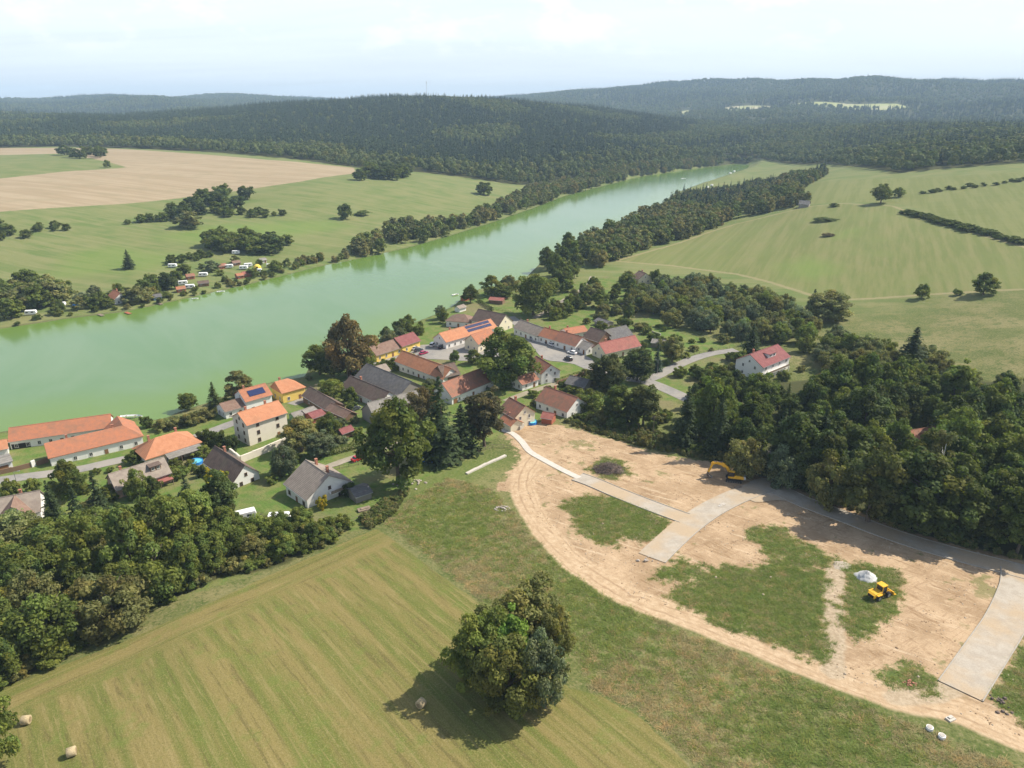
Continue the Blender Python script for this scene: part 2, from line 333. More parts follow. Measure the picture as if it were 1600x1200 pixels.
def build_ground():
    na, nr = 560, 460
    az = np.linspace(R(-66), R(66), na); rr = np.exp(np.linspace(math.log(22), math.log(9500), nr))
    A, D = np.meshgrid(az, rr); X = (np.sin(A)*D).ravel(); Y = (np.cos(A)*D).ravel(); Z = ground(X, Y)
    idx = np.arange(na*nr).reshape(nr, na)
    F = np.stack([idx[:-1,:-1], idx[:-1,1:], idx[1:,1:], idx[1:,:-1]], -1).reshape(-1, 4)
    # ground round and behind the camera: fan rows joined to the first ring
    V = np.stack([X, Y, Z], -1); V = V.tolist(); F = F.tolist()
    back = []
    for y in (-10, -300, -3000):
        o = len(V)
        w = 24 if y == -10 else (400 if y == -300 else 9000)
        for k in range(9): V.append((-w+2*w*k/8, y if y != -10 else -6, 1.2))
        back.append(o)
    step = (na-1)/8
    ring = [int(round(k*step)) for k in range(9)]
    for k in range(8):
        seg = list(range(ring[k], ring[k+1]+1))
        mid = back[0]+k
        for a, b in zip(seg[:-1], seg[1:]): F.append((mid, mid, b, a)) if False else F.append((mid, b, a, a)) if False else None
        for q in range(2): F.append((back[q]+k, back[q+1]+k, back[q+1]+k+1, back[q]+k+1))
    tris = []
    for k in range(8):
        seg = list(range(ring[k], ring[k+1]+1))
        for a, b in zip(seg[:-1], seg[1:]): tris.append((back[0]+k, b, a))
        tris.append((back[0]+k, back[0]+k+1, ring[k+1]))
    side = []
    lft = idx[:,0].tolist(); rgt = idx[:,-1].tolist()
    V = np.array(V); F = np.array([f for f in F if f is not None])
    me = bpy.data.meshes.new('ground'); allf = F.tolist()+tris
    # wings that carry the sheet round to the sides and behind
    for s, col in ((0, lft), (8, rgt)):
        b0, b1, b2 = back[0]+s, back[1]+s, back[2]+s
        for a, b in zip(col[:-1], col[1:]):
            d = rr[col.index(a)] if False else None
        n = len(col); c1 = n//3; c2 = 2*n//3
        pts = [(col[i], col[i+1]) for i in range(n-1)]
        for i, (a, b) in enumerate(pts):
            t = b0 if i < c1 else (b1 if i < c2 else b2)
            allf.append((t, a, b) if s == 0 else (t, b, a))
        allf.append((b0, col[c1], b1) if s == 0 else (b1, col[c1], b0)); allf.append((b1, col[c2], b2) if s == 0 else (b2, col[c2], b1))
    me.from_pydata(V.tolist(), [], allf); me.update()
    me.polygons.foreach_set('use_smooth', np.ones(len(me.polygons), bool))
    X, Y = V[:,0], V[:,1]
    def put(nm, arr):
        a = me.attributes.new(nm, 'FLOAT', 'POINT'); a.data.foreach_set('value', np.clip(arr, -60, 60).astype(np.float32))
    put('mow', sdf(Z_MOW, X, Y)); put('dirt', sdf(Z_DIRT, X, Y))
    put('grass', np.max([sdf(z, X, Y) for z in Z_GRASS], 0)); put('track', pdist(Z_TRACK, X, Y)); put('track2', np.minimum(pdist(Z_TRACK2, X, Y), pdist(Z_TRACK3, X, Y)))
    put('plough', sdf(Z_PLOUGH, X, Y)); put('rf', sdf(Z_RF, X, Y)); put('rf2', sdf(Z_RF2, X, Y)); put('lush', np.max([sdf(z, X, Y) for z in Z_LUSH], 0))
    put('vill', sdf(Z_VILL, X, Y)); put('wood', np.maximum(np.maximum(sdf(Z_FOR, X, Y), sdf(Z_WOODR, X, Y)), sdf(Z_WOODL, X, Y))); put('farf', np.max([sdf(z, X, Y) for z in Z_FARF], 0))
    put('shore', -sdf(LAKE_W, X, Y)); put('woodside', pdist(Z_MOW[:9], X, Y))
    o = bpy.data.objects.new('ground', me); link(o); tag(o, kind='structure')
    return o
def ground_material():
    m = bpy.data.materials.new('ground_soil_and_grass'); m.use_nodes = True; g = G(m); b = m.node_tree.nodes['Principled BSDF']
    b.inputs['Roughness'].default_value = 0.95; b.inputs['Specular IOR Level'].default_value = 0.08
    p = g.pos()
    nf = g.noise(p, 1.6, 5, 0.72); nm = g.noise(p, 0.28, 5, 0.6); nl = g.noise(p, 0.045, 4, 0.55); nxl = g.noise(p, 0.008, 3)
    nedge = g.math('SUBTRACT', g.noise(p, 0.35, 6, 0.65), 0.5)
    # rough meadow
    c = g.mix(g.ramp(nl, 0.38, 0.62), (0.115,0.135,0.042), (0.20,0.185,0.080))
    c = g.mix(g.ramp(nm, 0.45, 0.72), c, (0.085,0.115,0.030))
    c = g.mix(g.ramp(nf, 0.5, 0.7, 0, 0.75), c, (0.27,0.225,0.125))
    c = g.mix(g.ramp(nf, 0.5, 0.32, 0, 0.8), c, (0.05,0.07,0.02))
    # wide fields far off: smooth pasture
    far = g.math('LENGTH', 0) if False else None
    sepn = N(g.nt, 'ShaderNodeSeparateXYZ'); g.put(sepn.inputs[0], p)
    fy = g.ramp(sepn.outputs[1], 300, 380)
    past = g.mix(g.ramp(nl, 0.35, 0.65), (0.118,0.165,0.048), (0.17,0.19,0.07))
    past = g.mix(g.ramp(g.noise(g.mapping(p, 0.35, (0.06,1,1)), 0.16, 3, 0.6, 0.8), 0.4, 0.65, 0, 0.6), past, (0.23,0.22,0.10))
    past = g.mix(g.ramp(nf, 0.35, 0.7, 0, 0.25), past, (0.08,0.10,0.03))
    c = g.mix(fy, c, past)
    # village lawns
    lawn = g.mix(g.ramp(nm, 0.35, 0.65), (0.10,0.165,0.035), (0.17,0.185,0.062))
    lawn = g.mix(g.ramp(nl, 0.5, 0.68, 0, 0.8), lawn, (0.20,0.165,0.09))
    lawn = g.mix(g.ramp(nf, 0.5, 0.3, 0, 0.6), lawn, (0.05,0.075,0.02))
    c = g.mix(g.ramp(g.math('ADD', g.attr('vill'), g.math('MULTIPLY', nedge, 8)), -1, 1), c, lawn)
    # lush patches
    c = g.mix(g.ramp(g.math('ADD', g.attr('lush'), g.math('MULTIPLY', nl, 10)), -4, 22, 0, 0.55), c, g.mix(nm, (0.11,0.19,0.035), (0.16,0.22,0.055)))
    # right hand mown fields, with radial mowing lines
    a0 = P(1130,440); a1 = P(1190,365); ang = math.atan2(a1.y-a0.y, a1.x-a0.x)
    st = g.noise(g.mapping(p, -ang, (0.02,1,1)), 0.22, 4, 0.6, 0.0)
    rf = g.mix(g.ramp(st, 0.36, 0.64), (0.14,0.165,0.052), (0.195,0.195,0.078))
    rf = g.mix(g.ramp(nl, 0.4, 0.7, 0, 0.5), rf, (0.16,0.19,0.06))
    rf = g.mix(g.ramp(nf, 0.4, 0.7, 0, 0.25), rf, (0.10,0.11,0.035))
    c = g.mix(g.ramp(g.math('ADD', g.attr('rf'), g.math('MULTIPLY', nedge, 5)), -0.7, 0.7), c, rf)
    rfe = g.math('ABSOLUTE', g.math('ADD', g.attr('rf'), g.math('MULTIPLY', nedge, 3)))
    c = g.mix(g.ramp(rfe, 2.2, 0.6, 0, 0.55), c, (0.32,0.26,0.15))
    c = g.mix(g.ramp(g.attr('rf2'), -1, 1, 0, 0.8), c, g.mix(g.ramp(st, 0.4, 0.6), (0.14,0.16,0.05), (0.175,0.185,0.068)))
    lf = g.math('MULTIPLY', g.ramp(g.math('ADD', g.attr('lush'), g.math('MULTIPLY', nl, 14)), 0, 26, 0, 0.6), g.ramp(g.attr('rf'), -1, 1))
    c = g.mix(lf, c, (0.15,0.22,0.05))
    # stubble field across the lake
    pl = g.mix(g.ramp(g.noise(g.mapping(p, 0.25, (0.05,1,1)), 0.12, 4), 0.35, 0.65), (0.29,0.225,0.14), (0.345,0.275,0.18))
    pl = g.mix(g.ramp(nl, 0.45, 0.7, 0, 0.5), pl, (0.25,0.21,0.125))
    c = g.mix(g.ramp(g.math('ADD', g.attr('plough'), g.math('MULTIPLY', nedge, 7)), -1.5, 1.5), c, pl)
    # near hay field, mown in swaths
    s0 = P(469,911); s1 = P(600,1042); ang = math.atan2(s1.y-s0.y, s1.x-s0.x)
    wv = g.math('SUBTRACT', g.noise(p, 0.03, 2), 0.5)
    pm = g.mapping(p, -ang, (0.03,1,1))
    sw = g.noise(pm, 0.30, 2, 0.5, 0.1); sw2 = g.noise(pm, 1.25, 3, 0.7, 0.0)
    edge = g.ramp(g.math('ADD', g.attr('woodside'), g.math('MULTIPLY', wv, 8)), 7, 11)       # turning strip round the edge
    ph = g.mapping(p, -0.76, (0.04,1,1)); hd = g.noise(ph, 0.32, 2, 0.5, 0.1); hd2 = g.noise(ph, 1.25, 3, 0.7)
    inv = g.math('SUBTRACT', 1.0, edge)
    swm = g.math('ADD', g.math('MULTIPLY', sw, edge), g.math('MULTIPLY', hd, inv)); sw2 = g.math('ADD', g.math('MULTIPLY', sw2, edge), g.math('MULTIPLY', hd2, inv))
    nff = g.noise(p, 4.5, 3, 0.7)
    sx = N(g.nt, 'ShaderNodeSeparateXYZ'); g.put(sx.inputs[0], g.mapping(p, -ang, (1,1,1)))
    per = g.math('SINE', g.math('ADD', g.math('MULTIPLY', sx.outputs[1], 1.95), g.math('MULTIPLY', wv, 5.0)))
    swm = g.math('ADD', swm, g.math('MULTIPLY', g.math('MULTIPLY', per, edge), 0.075))
    mow = g.mix(g.ramp(swm, 0.30, 0.68), (0.122,0.138,0.034), (0.205,0.168,0.062))
    mow = g.mix(g.ramp(sw2, 0.52, 0.70, 0, 0.6), mow, (0.27,0.215,0.095))
    mow = g.mix(g.ramp(sw2, 0.46, 0.34, 0, 0.6), mow, (0.105,0.088,0.034))
    mow = g.mix(g.ramp(nm, 0.52, 0.70, 0, 0.55), mow, (0.125,0.165,0.036))
    mow = g.mix(g.ramp(nff, 0.5, 0.72, 0, 0.55), mow, (0.31,0.26,0.125))
    mow = g.mix(g.ramp(nff, 0.48, 0.3, 0, 0.6), mow, (0.07,0.078,0.02))
    mk = g.ramp(g.math('ADD', g.attr('mow'), g.math('MULTIPLY', nedge, 0.9)), -0.25, 0.25)
    c = g.mix(mk, c, mow)
    # bare site soil
    gr = g.mix(g.ramp(nm, 0.35, 0.65), (0.085,0.125,0.032), (0.14,0.15,0.05))
    gr = g.mix(g.ramp(nf, 0.5, 0.3, 0, 0.7), gr, (0.045,0.075,0.02))
    d1 = g.noise(p, 0.12, 6, 0.62); d2 = g.noise(p, 0.75, 6, 0.68, 0.4); d3 = g.noise(g.mapping(p, 0.9, (0.25,1,1)), 0.7, 5, 0.7, 1.0)
    dirt = g.mix(g.ramp(d1, 0.36, 0.64), (0.32,0.222,0.132), (0.45,0.325,0.205))
    dirt = g.mix(g.ramp(d2, 0.5, 0.75, 0, 0.7), dirt, (0.53,0.40,0.265))
    dirt = g.mix(g.ramp(d3, 0.47, 0.34, 0, 0.75), dirt, (0.235,0.152,0.082))
    d4 = g.noise(g.mapping(p, -0.55, (0.10,1,1)), 1.1, 4, 0.7, 0.6); dirt = g.mix(g.ramp(d4, 0.55, 0.68, 0, 0.6), dirt, (0.25,0.165,0.095)); d5 = g.noise(g.mapping(p, 0.6, (0.08,1,1)), 0.9, 3, 0.65, 0.8); dirt = g.mix(g.ramp(d5, 0.58, 0.7, 0, 0.6), dirt, (0.58,0.46,0.32))
    dk = g.ramp(g.math('ADD', g.attr('dirt'), g.math('MULTIPLY', nedge, 9)), -0.4, 0.6)
    tuft = g.ramp(g.math('ADD', g.math('MULTIPLY', nm, 0.6), g.math('MULTIPLY', g.noise(p, 0.06, 3), 0.5)), 0.62, 0.68)
    gk = g.ramp(g.math('ADD', g.math('ADD', g.attr('grass'), g.math('MULTIPLY', nedge, 13)), g.math('MULTIPLY', g.math('SUBTRACT', g.noise(p, 1.3, 4, 0.7), 0.5), 7)), -0.8, 1.4)
    gk = g.math('MAXIMUM', gk, g.math('MULTIPLY', tuft, 0.7))
    gr = g.mix(g.ramp(g.noise(p, 0.16, 5, 0.65), 0.52, 0.66, 0, 0.7), gr, (0.25,0.20,0.10))
    clod = g.noise(p, 3.4, 4, 0.75); dirt = g.mix(g.ramp(clod, 0.46, 0.3, 0, 0.6), dirt, (0.21,0.135,0.075)); dirt = g.mix(g.ramp(clod, 0.56, 0.72, 0, 0.5), dirt, (0.56,0.44,0.31))
    site = g.mix(gk, dirt, gr)
    c = g.mix(dk, c, site)
    # trodden and driven tracks with wheel ruts
    tr = g.math('ADD', g.attr('track'), g.math('MULTIPLY', g.math('SUBTRACT', g.noise(p, 0.15, 2), 0.5), 1.6))
    rut = g.math('ABSOLUTE', g.math('SUBTRACT', tr, 1.15)); rut2 = g.math('ABSOLUTE', g.math('SUBTRACT', tr, 2.3))
    trc = g.mix(g.ramp(d2, 0.35, 0.7), (0.40,0.285,0.175), (0.52,0.395,0.26))
    brk = g.ramp(d1, 0.38, 0.62, 0.15, 0.75)
    trc = g.mix(g.math('MULTIPLY', g.ramp(rut, 0.42, 0.0), brk), trc, (0.29,0.195,0.115))
    trc = g.mix(g.math('MULTIPLY', g.ramp(rut2, 0.30, 0.0), g.math('SUBTRACT', 0.8, brk)), trc, (0.32,0.22,0.13))
    c = g.mix(g.ramp(tr, 3.7, 2.6), c, trc)
    t2 = g.math('ADD', g.attr('track2'), g.math('MULTIPLY', nedge, 1.6))
    c = g.mix(g.ramp(t2, 2.3, 1.4, 0, 0.9), c, g.mix(g.ramp(nf, 0.4, 0.65), (0.33,0.26,0.175), (0.45,0.365,0.26)))
    # woodland floor, far clearings, lake margin
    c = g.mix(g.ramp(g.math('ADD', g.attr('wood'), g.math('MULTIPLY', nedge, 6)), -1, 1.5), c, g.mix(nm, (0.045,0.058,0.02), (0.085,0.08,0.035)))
    c = g.mix(g.ramp(g.attr('farf'), -6, 6), c, g.mix(g.ramp(nxl, 0.4, 0.6), (0.34,0.36,0.16), (0.42,0.38,0.24)))
    c = g.mix(g.ramp(g.math('ADD', g.attr('shore'), g.math('MULTIPLY', nedge, 4)), 1.6, 0.2, 0, 0.8), c, (0.105,0.11,0.05))
    g.put(b.inputs['Base Color'], c)
    hb = g.math('ADD', g.math('MULTIPLY', nf, 0.6), g.math('MULTIPLY', g.math('ADD', d3, sw2), 0.3))
    g.put(b.inputs['Normal'], g.bump(hb, 0.55, 0.35))
    return m
GROUND = build_ground(); GROUND.data.materials.append(ground_material())

# ------------------------------------------------------------------ water
def build_water():
    # a flat sheet cut to a grid around the lake, the shore rises through it
    W = np.array(LAKE_W); me = bpy.data.meshes.new('lake_water')
    c = W.mean(0)
    from mathutils.geometry import delaunay_2d_cdt
    pts = [Vector(p)+(Vector(p)-Vector(c)).normalized()*3.0 for p in LAKE_W]
    extra = []
    for x in np.arange(W[:,0].min(), W[:,0].max(), 18):
        for y in np.arange(W[:,1].min(), W[:,1].max(), 18): extra.append((x, y))
    E = np.array(extra); s = sdf(LAKE_W, E[:,0], E[:,1]); extra = [Vector(e) for e, k in zip(extra, s) if k > 4]
    n = len(pts); r = delaunay_2d_cdt(pts+extra, [(i, (i+1) % n) for i in range(n)], [], 1, 1e-4)
    me.from_pydata([(v.x, v.y, LAKE) for v in r[0]], [], [tuple(f) for f in r[2]]); me.update()
    V = np.array([(v.x, v.y) for v in r[0]]); a = me.attributes.new('inset', 'FLOAT', 'POINT')
    a.data.foreach_set('value', np.clip(sdf(LAKE_W, V[:,0], V[:,1]), -5, 80).astype(np.float32))
    if me.polygons and me.polygons[0].normal.z < 0: me.flip_normals()
    m = bpy.data.materials.new('algae_water'); m.use_nodes = True; g = G(m); b = m.node_tree.nodes['Principled BSDF']
    p = g.pos(); n1 = g.noise(g.mapping(p, 0.9, (0.35,1,1)), 0.02, 5, 0.6, 0.8); n2 = g.noise(p, 0.006, 3)
    cc = g.mix(g.ramp(n1, 0.35, 0.68), (0.098,0.185,0.062), (0.125,0.205,0.085))
    k = g.math('ADD', g.attr('inset'), g.math('MULTIPLY', g.math('SUBTRACT', n1, 0.5), 40))
    cc = g.mix(g.ramp(k, 42, 4, 0, 0.8), cc, (0.125,0.205,0.032))
    g.put(b.inputs['Base Color'], cc); b.inputs['Roughness'].default_value = 0.13; b.inputs['IOR'].default_value = 1.33; b.inputs['Specular IOR Level'].default_value = 0.5
    wv = g.math('ADD', g.noise(g.mapping(p, 0.6, (0.5,1,1)), 0.9, 4, 0.6), g.math('MULTIPLY', g.noise(p, 0.12, 3), 1.2))
    g.put(b.inputs['Normal'], g.bump(wv, 0.25, 0.12))
    me.materials.append(m); o = bpy.data.objects.new('lake_water', me); link(o); tag(o, kind='structure')
build_water()

# ------------------------------------------------------------------ roads laid over the ground
def resample(pts, step):
    pts = [Vector(p) for p in pts]
    # Catmull-Rom through the points, then even steps
    out = []
    n = len(pts)
    for i in range(n-1):
        p0 = pts[max(i-1,0)]; p1 = pts[i]; p2 = pts[i+1]; p3 = pts[min(i+2,n-1)]
        k = max(2, int((p2-p1).length/step))
        for j in range(k):
            t = j/k; out.append(0.5*((2*p1)+(p2-p0)*t+(2*p0-5*p1+4*p2-p3)*t*t+(3*p1-p0-3*p2+p3)*t*t*t))
    out.append(pts[-1]); return out
def ribbon(name, pts2, width, lift, m, across=5, thick=0.0, off=0.0):
    pts = resample(pts2, 2.0); V = []; F = []
    for i, p in enumerate(pts):
        d = (pts[min(i+1,len(pts)-1)]-pts[max(i-1,0)]).normalized(); nrm = Vector((-d.y, d.x))
        w = width(i/(len(pts)-1)) if callable(width) else width
        for k in range(across): V.append(p+nrm*(off+(k/(across-1)-0.5)*w))
    A = np.array([(v.x, v.y) for v in V]); Z = ground(A[:,0], A[:,1])+lift
    for i in range(len(pts)-1):
        for k in range(across-1): a = i*across+k; F.append((a+1, a, a+across, a+across+1))
    VV = [(v.x, v.y, z) for v, z in zip(V, Z)]
    if thick:
        n = len(VV); VV += [(v[0], v[1], v[2]-thick) for v in VV]
        L = len(pts)
        for i in range(L-1):
            a = i*across; b = (i+1)*across; F.append((a, a+n, b+n, b)); a += across-1; b += across-1; F.append((a+n, a, b, b+n))
        F.append((0, across-1, n+across-1, n)) ; q = (L-1)*across; F.append((q+across-1, q, q+n, q+n+across-1))
    me = bpy.data.meshes.new(name); me.from_pydata(VV, [], F); me.update()
    if me.polygons[0].normal.z < 0 and not thick: me.flip_normals()
    me.polygons.foreach_set('use_smooth', np.zeros(len(me.polygons), bool)); me.materials.append(m)
    o = bpy.data.objects.new(name, me); link(o); return o
def asphalt_fn(base, base2, streak):
    def fn(g, b):
        p = g.pos(); n = g.noise(p, 0.5, 6, 0.65); n2 = g.noise(p, 5, 3); n3 = g.noise(p, 0.09, 4)
        c = g.mix(g.ramp(n, 0.35, 0.65), base, base2); c = g.mix(g.ramp(n3, 0.40, 0.62, 0, 0.85), c, streak); c = g.mix(g.ramp(n2, 0.4, 0.7, 0, 0.25), c, (0.16,0.14,0.12))
        g.put(b.inputs['Base Color'], c); g.put(b.inputs['Normal'], g.bump(n2, 0.3, 0.02))
    return fn
M_STREET = mat('weathered_asphalt', rough=0.9, fn=asphalt_fn((0.215,0.205,0.19), (0.275,0.262,0.24), (0.31,0.285,0.245)))
M_LANE = mat('gravel_lane', rough=0.95, fn=asphalt_fn((0.29,0.255,0.20), (0.36,0.315,0.25), (0.27,0.24,0.16)))
M_SLAB = mat('new_road_base', rough=0.92, fn=asphalt_fn((0.36,0.315,0.255), (0.43,0.385,0.32), (0.42,0.315,0.20)))
M_GUTTER = mat('pale_concrete', (0.52,0.48,0.42), 0.85, var=0.10, scale=1.2)
M_KERB = mat('kerb_concrete', (0.36,0.33,0.28), 0.85, var=0.12, scale=2.0)
ROADS = []
def road(name, px, w, m, lift=0.08, kerbs=False, across=5):
    pts = PX(px); o = ribbon(name, pts, w, lift, m, across); tag(o, kind='structure'); ROADS.append((pts, w))
    if kerbs:
        for s in kerbs:
            k = ribbon('kerb', pts, 0.18, lift+0.10, M_KERB, 2, 0.35, s*(w/2+0.08)); k.parent = o
    return o
def sheet(name, px, m, lift):
    from mathutils.geometry import delaunay_2d_cdt
    pts = resample([Vector(q) for q in PX(px+[px[0]])], 2.0)[:-1]; n = len(pts)
    A = np.array([(p.x, p.y) for p in pts]); ex = []
    for x in np.arange(A[:,0].min(), A[:,0].max(), 2.0):
        for y in np.arange(A[:,1].min(), A[:,1].max(), 2.0): ex.append((x, y))
    E = np.array(ex); s = sdf(A, E[:,0], E[:,1]); ex = [Vector(e) for e, k in zip(ex, s) if k > 0.7]
    r = delaunay_2d_cdt(list(pts)+ex, [(i, (i+1) % n) for i in range(n)], [], 1, 1e-4)
    V = np.array([(v.x, v.y) for v in r[0]]); Z = ground(V[:,0], V[:,1])+lift
    me = bpy.data.meshes.new(name); me.from_pydata([(a[0], a[1], z) for a, z in zip(V, Z)], [], [tuple(f) for f in r[2]]); me.update()
    if me.polygons[0].normal.z < 0: me.flip_normals()
    me.materials.append(m); o = bpy.data.objects.new(name, me); link(o); tag(o, kind='structure'); return o
road('village_street', [(-120,775),(-40,757),(40,745),(115,735),(165,724),(208,714),(262,697),(320,678),(365,661),(400,652)], 5.2, M_STREET)
road('village_street', [(455,632),(500,615),(540,600),(585,572),(610,560),(650,555)], 4.5, M_STREET, 0.075)
sheet('village_square', [(640,552),(655,540),(690,538),(742,534),(768,541),(790,552),(770,562),(730,564),(690,562),(655,560)], M_STREET, 0.085)
road('village_street', [(795,495),(818,512),(832,531),(862,545),(892,560),(922,574),(960,588),(1008,596),(1045,610),(1085,628),(1140,650),(1185,668),(1225,684),(1290,712)], 6.0, M_STREET, 0.095)
sheet('village_square', [(826,532),(838,530),(870,540),(905,551),(930,566),(918,572),(880,566),(848,560)], M_STREET, 0.11)
road('village_street', [(1006,595),(1024,589),(1045,578),(1075,564),(1110,553),(1150,547)], 5.0, M_STREET, 0.115)
road('garden_lane', [(470,752),(500,735),(535,721),(578,707),(625,692)], 3.2, M_LANE)
road('garden_lane', [(790,627),(820,615),(868,600),(900,590),(925,578)], 3.2, M_LANE, 0.07)
road('lakeside_path', [(835,497),(855,486),(880,470),(905,455),(920,444),(926,432)], 3.4, M_LANE)
road('footpath', [(782,672),(800,677),(815,690),(828,706),(850,719),(880,735),(905,747)], 2.0, M_GUTTER, 0.12)
road('new_road', [(902,745),(925,753),(960,768),(1000,784),(1045,801),(1070,810)], 5.0, M_SLAB, 0.10, (1,-1))
road('new_road', [(1018,872),(1045,846),(1075,820),(1110,796),(1150,776),(1185,762),(1205,754)], 6.2, M_SLAB, 0.115, (-1,))
sheet('new_road_turning_head', [(1150,772),(1178,750),(1215,749),(1236,770),(1255,785),(1215,782),(1180,785)], M_SLAB, 0.13)
road('new_road', [(1215,765),(1255,784),(1320,808),(1400,838),(1500,868),(1640,905)], 6.0, M_SLAB, 0.12, (1,-1))
road('new_road', [(1592,893),(1592,920),(1572,970),(1540,1020),(1500,1080)], 6.2, M_SLAB, 0.135, (1,-1))
# ------------------------------------------------------------------ vegetation
def leaf_material(name, base, trans=0.3):
    m = bpy.data.materials.new(name); m.use_nodes = True; g = G(m); nt = m.node_tree
    b = nt.nodes['Principled BSDF']; out = nt.nodes['Material Output']
    oi = N(nt, 'ShaderNodeObjectInfo')
    rnd = g.ramp(oi.outputs['Random'], 0, 1, 0.78, 1.22, False)
    c = g.mix(1.0, oi.outputs['Color'] if base is None else base, g.attrc('tint'), 'MULTIPLY')
    if base is not None:
        c = g.mix(1.0, c, rnd, 'MULTIPLY')
        c = g.mix(g.ramp(g.math('FRACT', g.math('MULTIPLY', oi.outputs['Random'], 7.3)), 0.55, 1.0, 0, 0.6), c, (base[0]*1.7, base[1]*1.25, base[2]*1.1))
    g.put(b.inputs['Base Color'], c); b.inputs['Roughness'].default_value = 0.7; b.inputs['Specular IOR Level'].default_value = 0.15
    if trans:
        t = N(nt, 'ShaderNodeBsdfTranslucent'); g.put(t.inputs[0], g.mix(1.0, c, (1.15,1.3,0.6), 'MULTIPLY'))
        mx = N(nt, 'ShaderNodeMixShader'); mx.inputs[0].default_value = trans; g.L.new(b.outputs[0], mx.inputs[1]); g.L.new(t.outputs[0], mx.inputs[2]); g.L.new(mx.outputs[0], out.inputs[0])
    return m
M_LEAF = leaf_material('foliage', None, 0.38)
M_BARK = mat('bark', (0.13,0.10,0.075), 0.95, var=0.3, scale=4)
M_BIRCH = mat('birch_bark', (0.55,0.53,0.48), 0.9, var=0.3, scale=3)
def quads(C, Nn, S, aspect, r):
    n = len(C); t = r.normal(size=(n,3)); t -= (t*Nn).sum(1)[:,None]*Nn; t /= np.linalg.norm(t, axis=1)[:,None]+1e-9; b = np.cross(Nn, t)
    S = S[:,None]; V = np.stack([C-t*S, C-b*S*aspect+Nn*S*0.15, C+t*S, C+b*S*aspect+Nn*S*0.15], 1).reshape(-1,3)
    return V, np.arange(4*n).reshape(-1,4)
def set_tint(me, T):
    a = me.color_attributes.new('tint', 'FLOAT_COLOR', 'POINT'); col = np.ones((len(me.vertices),4), np.float32); col[:,:3] = T; a.data.foreach_set('color', col.ravel())
def crown_broad(seed, Rr=4.0, z0=2.2, z1=12.0, nblob=34, nleaf=7000, leaf=0.34, shape=1.0, hang=0.0, fill=0.55, droop=0.0):
    """broadleaf crown: lumpy clumps of leaf faces spread through a ragged ellipsoid"""
    r = np.random.default_rng(seed); H = z1-z0; cz = z0+H*0.5
    nblob = int(nblob*1.7); d = r.normal(size=(nblob,3)); d /= np.linalg.norm(d, axis=1)[:,None]
    rad = r.uniform(fill, 0.97, nblob)[:,None]
    env = np.array([Rr, Rr, H*0.5])
    u = d[:,2:3]; taper = np.where(u > 0, 1-0.25*shape*u, 1-0.12*np.abs(u))
    B = d*rad*env; B[:,:2] *= taper*np.where(u < 0, np.minimum(1/np.sqrt(np.maximum(1-u*u, 0.05)), 1.7)**0.75, 1.0); B[:,:2] += r.normal(size=(nblob,2))*Rr*0.10; B[:,2] += cz + r.normal(size=nblob)*H*0.045
    br = r.uniform(0.13, 0.33, nblob)*Rr*(0.75+0.25*min(H/(2*Rr), 1.4))
    w = br**2; k = r.choice(nblob, nleaf, p=w/w.sum())
    e = r.normal(size=(nleaf,3)); e /= np.linalg.norm(e, axis=1)[:,None]; flip = (e[:,2] < -0.35) & (r.random(nleaf) < 0.65); e[flip,2] *= -1
    rr_ = r.uniform(0.45, 1.0, nleaf)**0.6*np.where(r.random(nleaf) < 0.13, r.uniform(1.0,1.45,nleaf), 1.0)
    C = B[k]+e*(br[k]*rr_)[:,None]*np.array([1,1,0.82]); C[:,2] -= hang*np.abs(r.normal(size=nleaf))*br[k]
    C[:,2] -= droop*np.hypot(C[:,0], C[:,1])**2/Rr
    C[:,2] = np.maximum(C[:,2], z0*0.45+0.1*r.random(nleaf))
    nn = e*0.9+np.array([0,0,0.35])+r.normal(size=(nleaf,3))*0.55; nn /= np.linalg.norm(nn, axis=1)[:,None]
    V, F = quads(C, nn, leaf*r.uniform(0.65,1.35,nleaf), 0.62, r)
    me = np_mesh('crown', V, F, M_LEAF)
    tb = r.uniform(0.7, 1.35, nblob); hue = r.normal(0, 0.07, nblob); tl = tb[k]*r.uniform(0.82,1.18,nleaf)
    T = np.stack([tl*(1+hue[k]), tl, tl*(1-hue[k])], -1); set_tint(me, np.repeat(T, 4, 0)); return me
def crown_spruce(seed, H=15.0, Rr=3.2, nlev=26, leaf=0.5, z0=1.2, per=13, sub=9):
    r = np.random.default_rng(seed); C = []; Nn = []; S = []
    for i in range(nlev):
        f = i/(nlev-1); z = z0+(H-z0)*f**0.92; L = Rr*(1-f)**0.8*r.uniform(0.85,1.1)+0.15
        for j in range(max(4, int(per*(1-f*0.6)))):
            a = r.uniform(0, 2*math.pi); Lj = L*r.uniform(0.7,1.12); n = max(3, int(sub*Lj/Rr)+2)
            for q in range(n):
                t = (q+0.6)/n; x = Lj*t; drop = -0.28*Lj*t**1.3+0.12*Lj*max(0,t-0.7)
                off = r.normal()*0.16*Lj*(0.35+t*0.5)
                C.append((math.cos(a)*x-math.sin(a)*off, math.sin(a)*x+math.cos(a)*off, z+drop+r.normal()*0.1)); S.append(leaf*r.uniform(0.7,1.3)*(0.6+0.4*(1-f)))
                v = np.array([math.cos(a)*0.45, math.sin(a)*0.45, 0.8])+r.normal(size=3)*0.35; Nn.append(v/np.linalg.norm(v))
    C = np.array(C); Nn = np.array(Nn); S = np.array(S); V, F = quads(C, Nn, S, 0.5, r); me = np_mesh('crown', V, F, M_LEAF)
    tl = r.uniform(0.75,1.25,len(C)); set_tint(me, np.repeat(np.stack([tl,tl,tl],-1), 4, 0)); return me
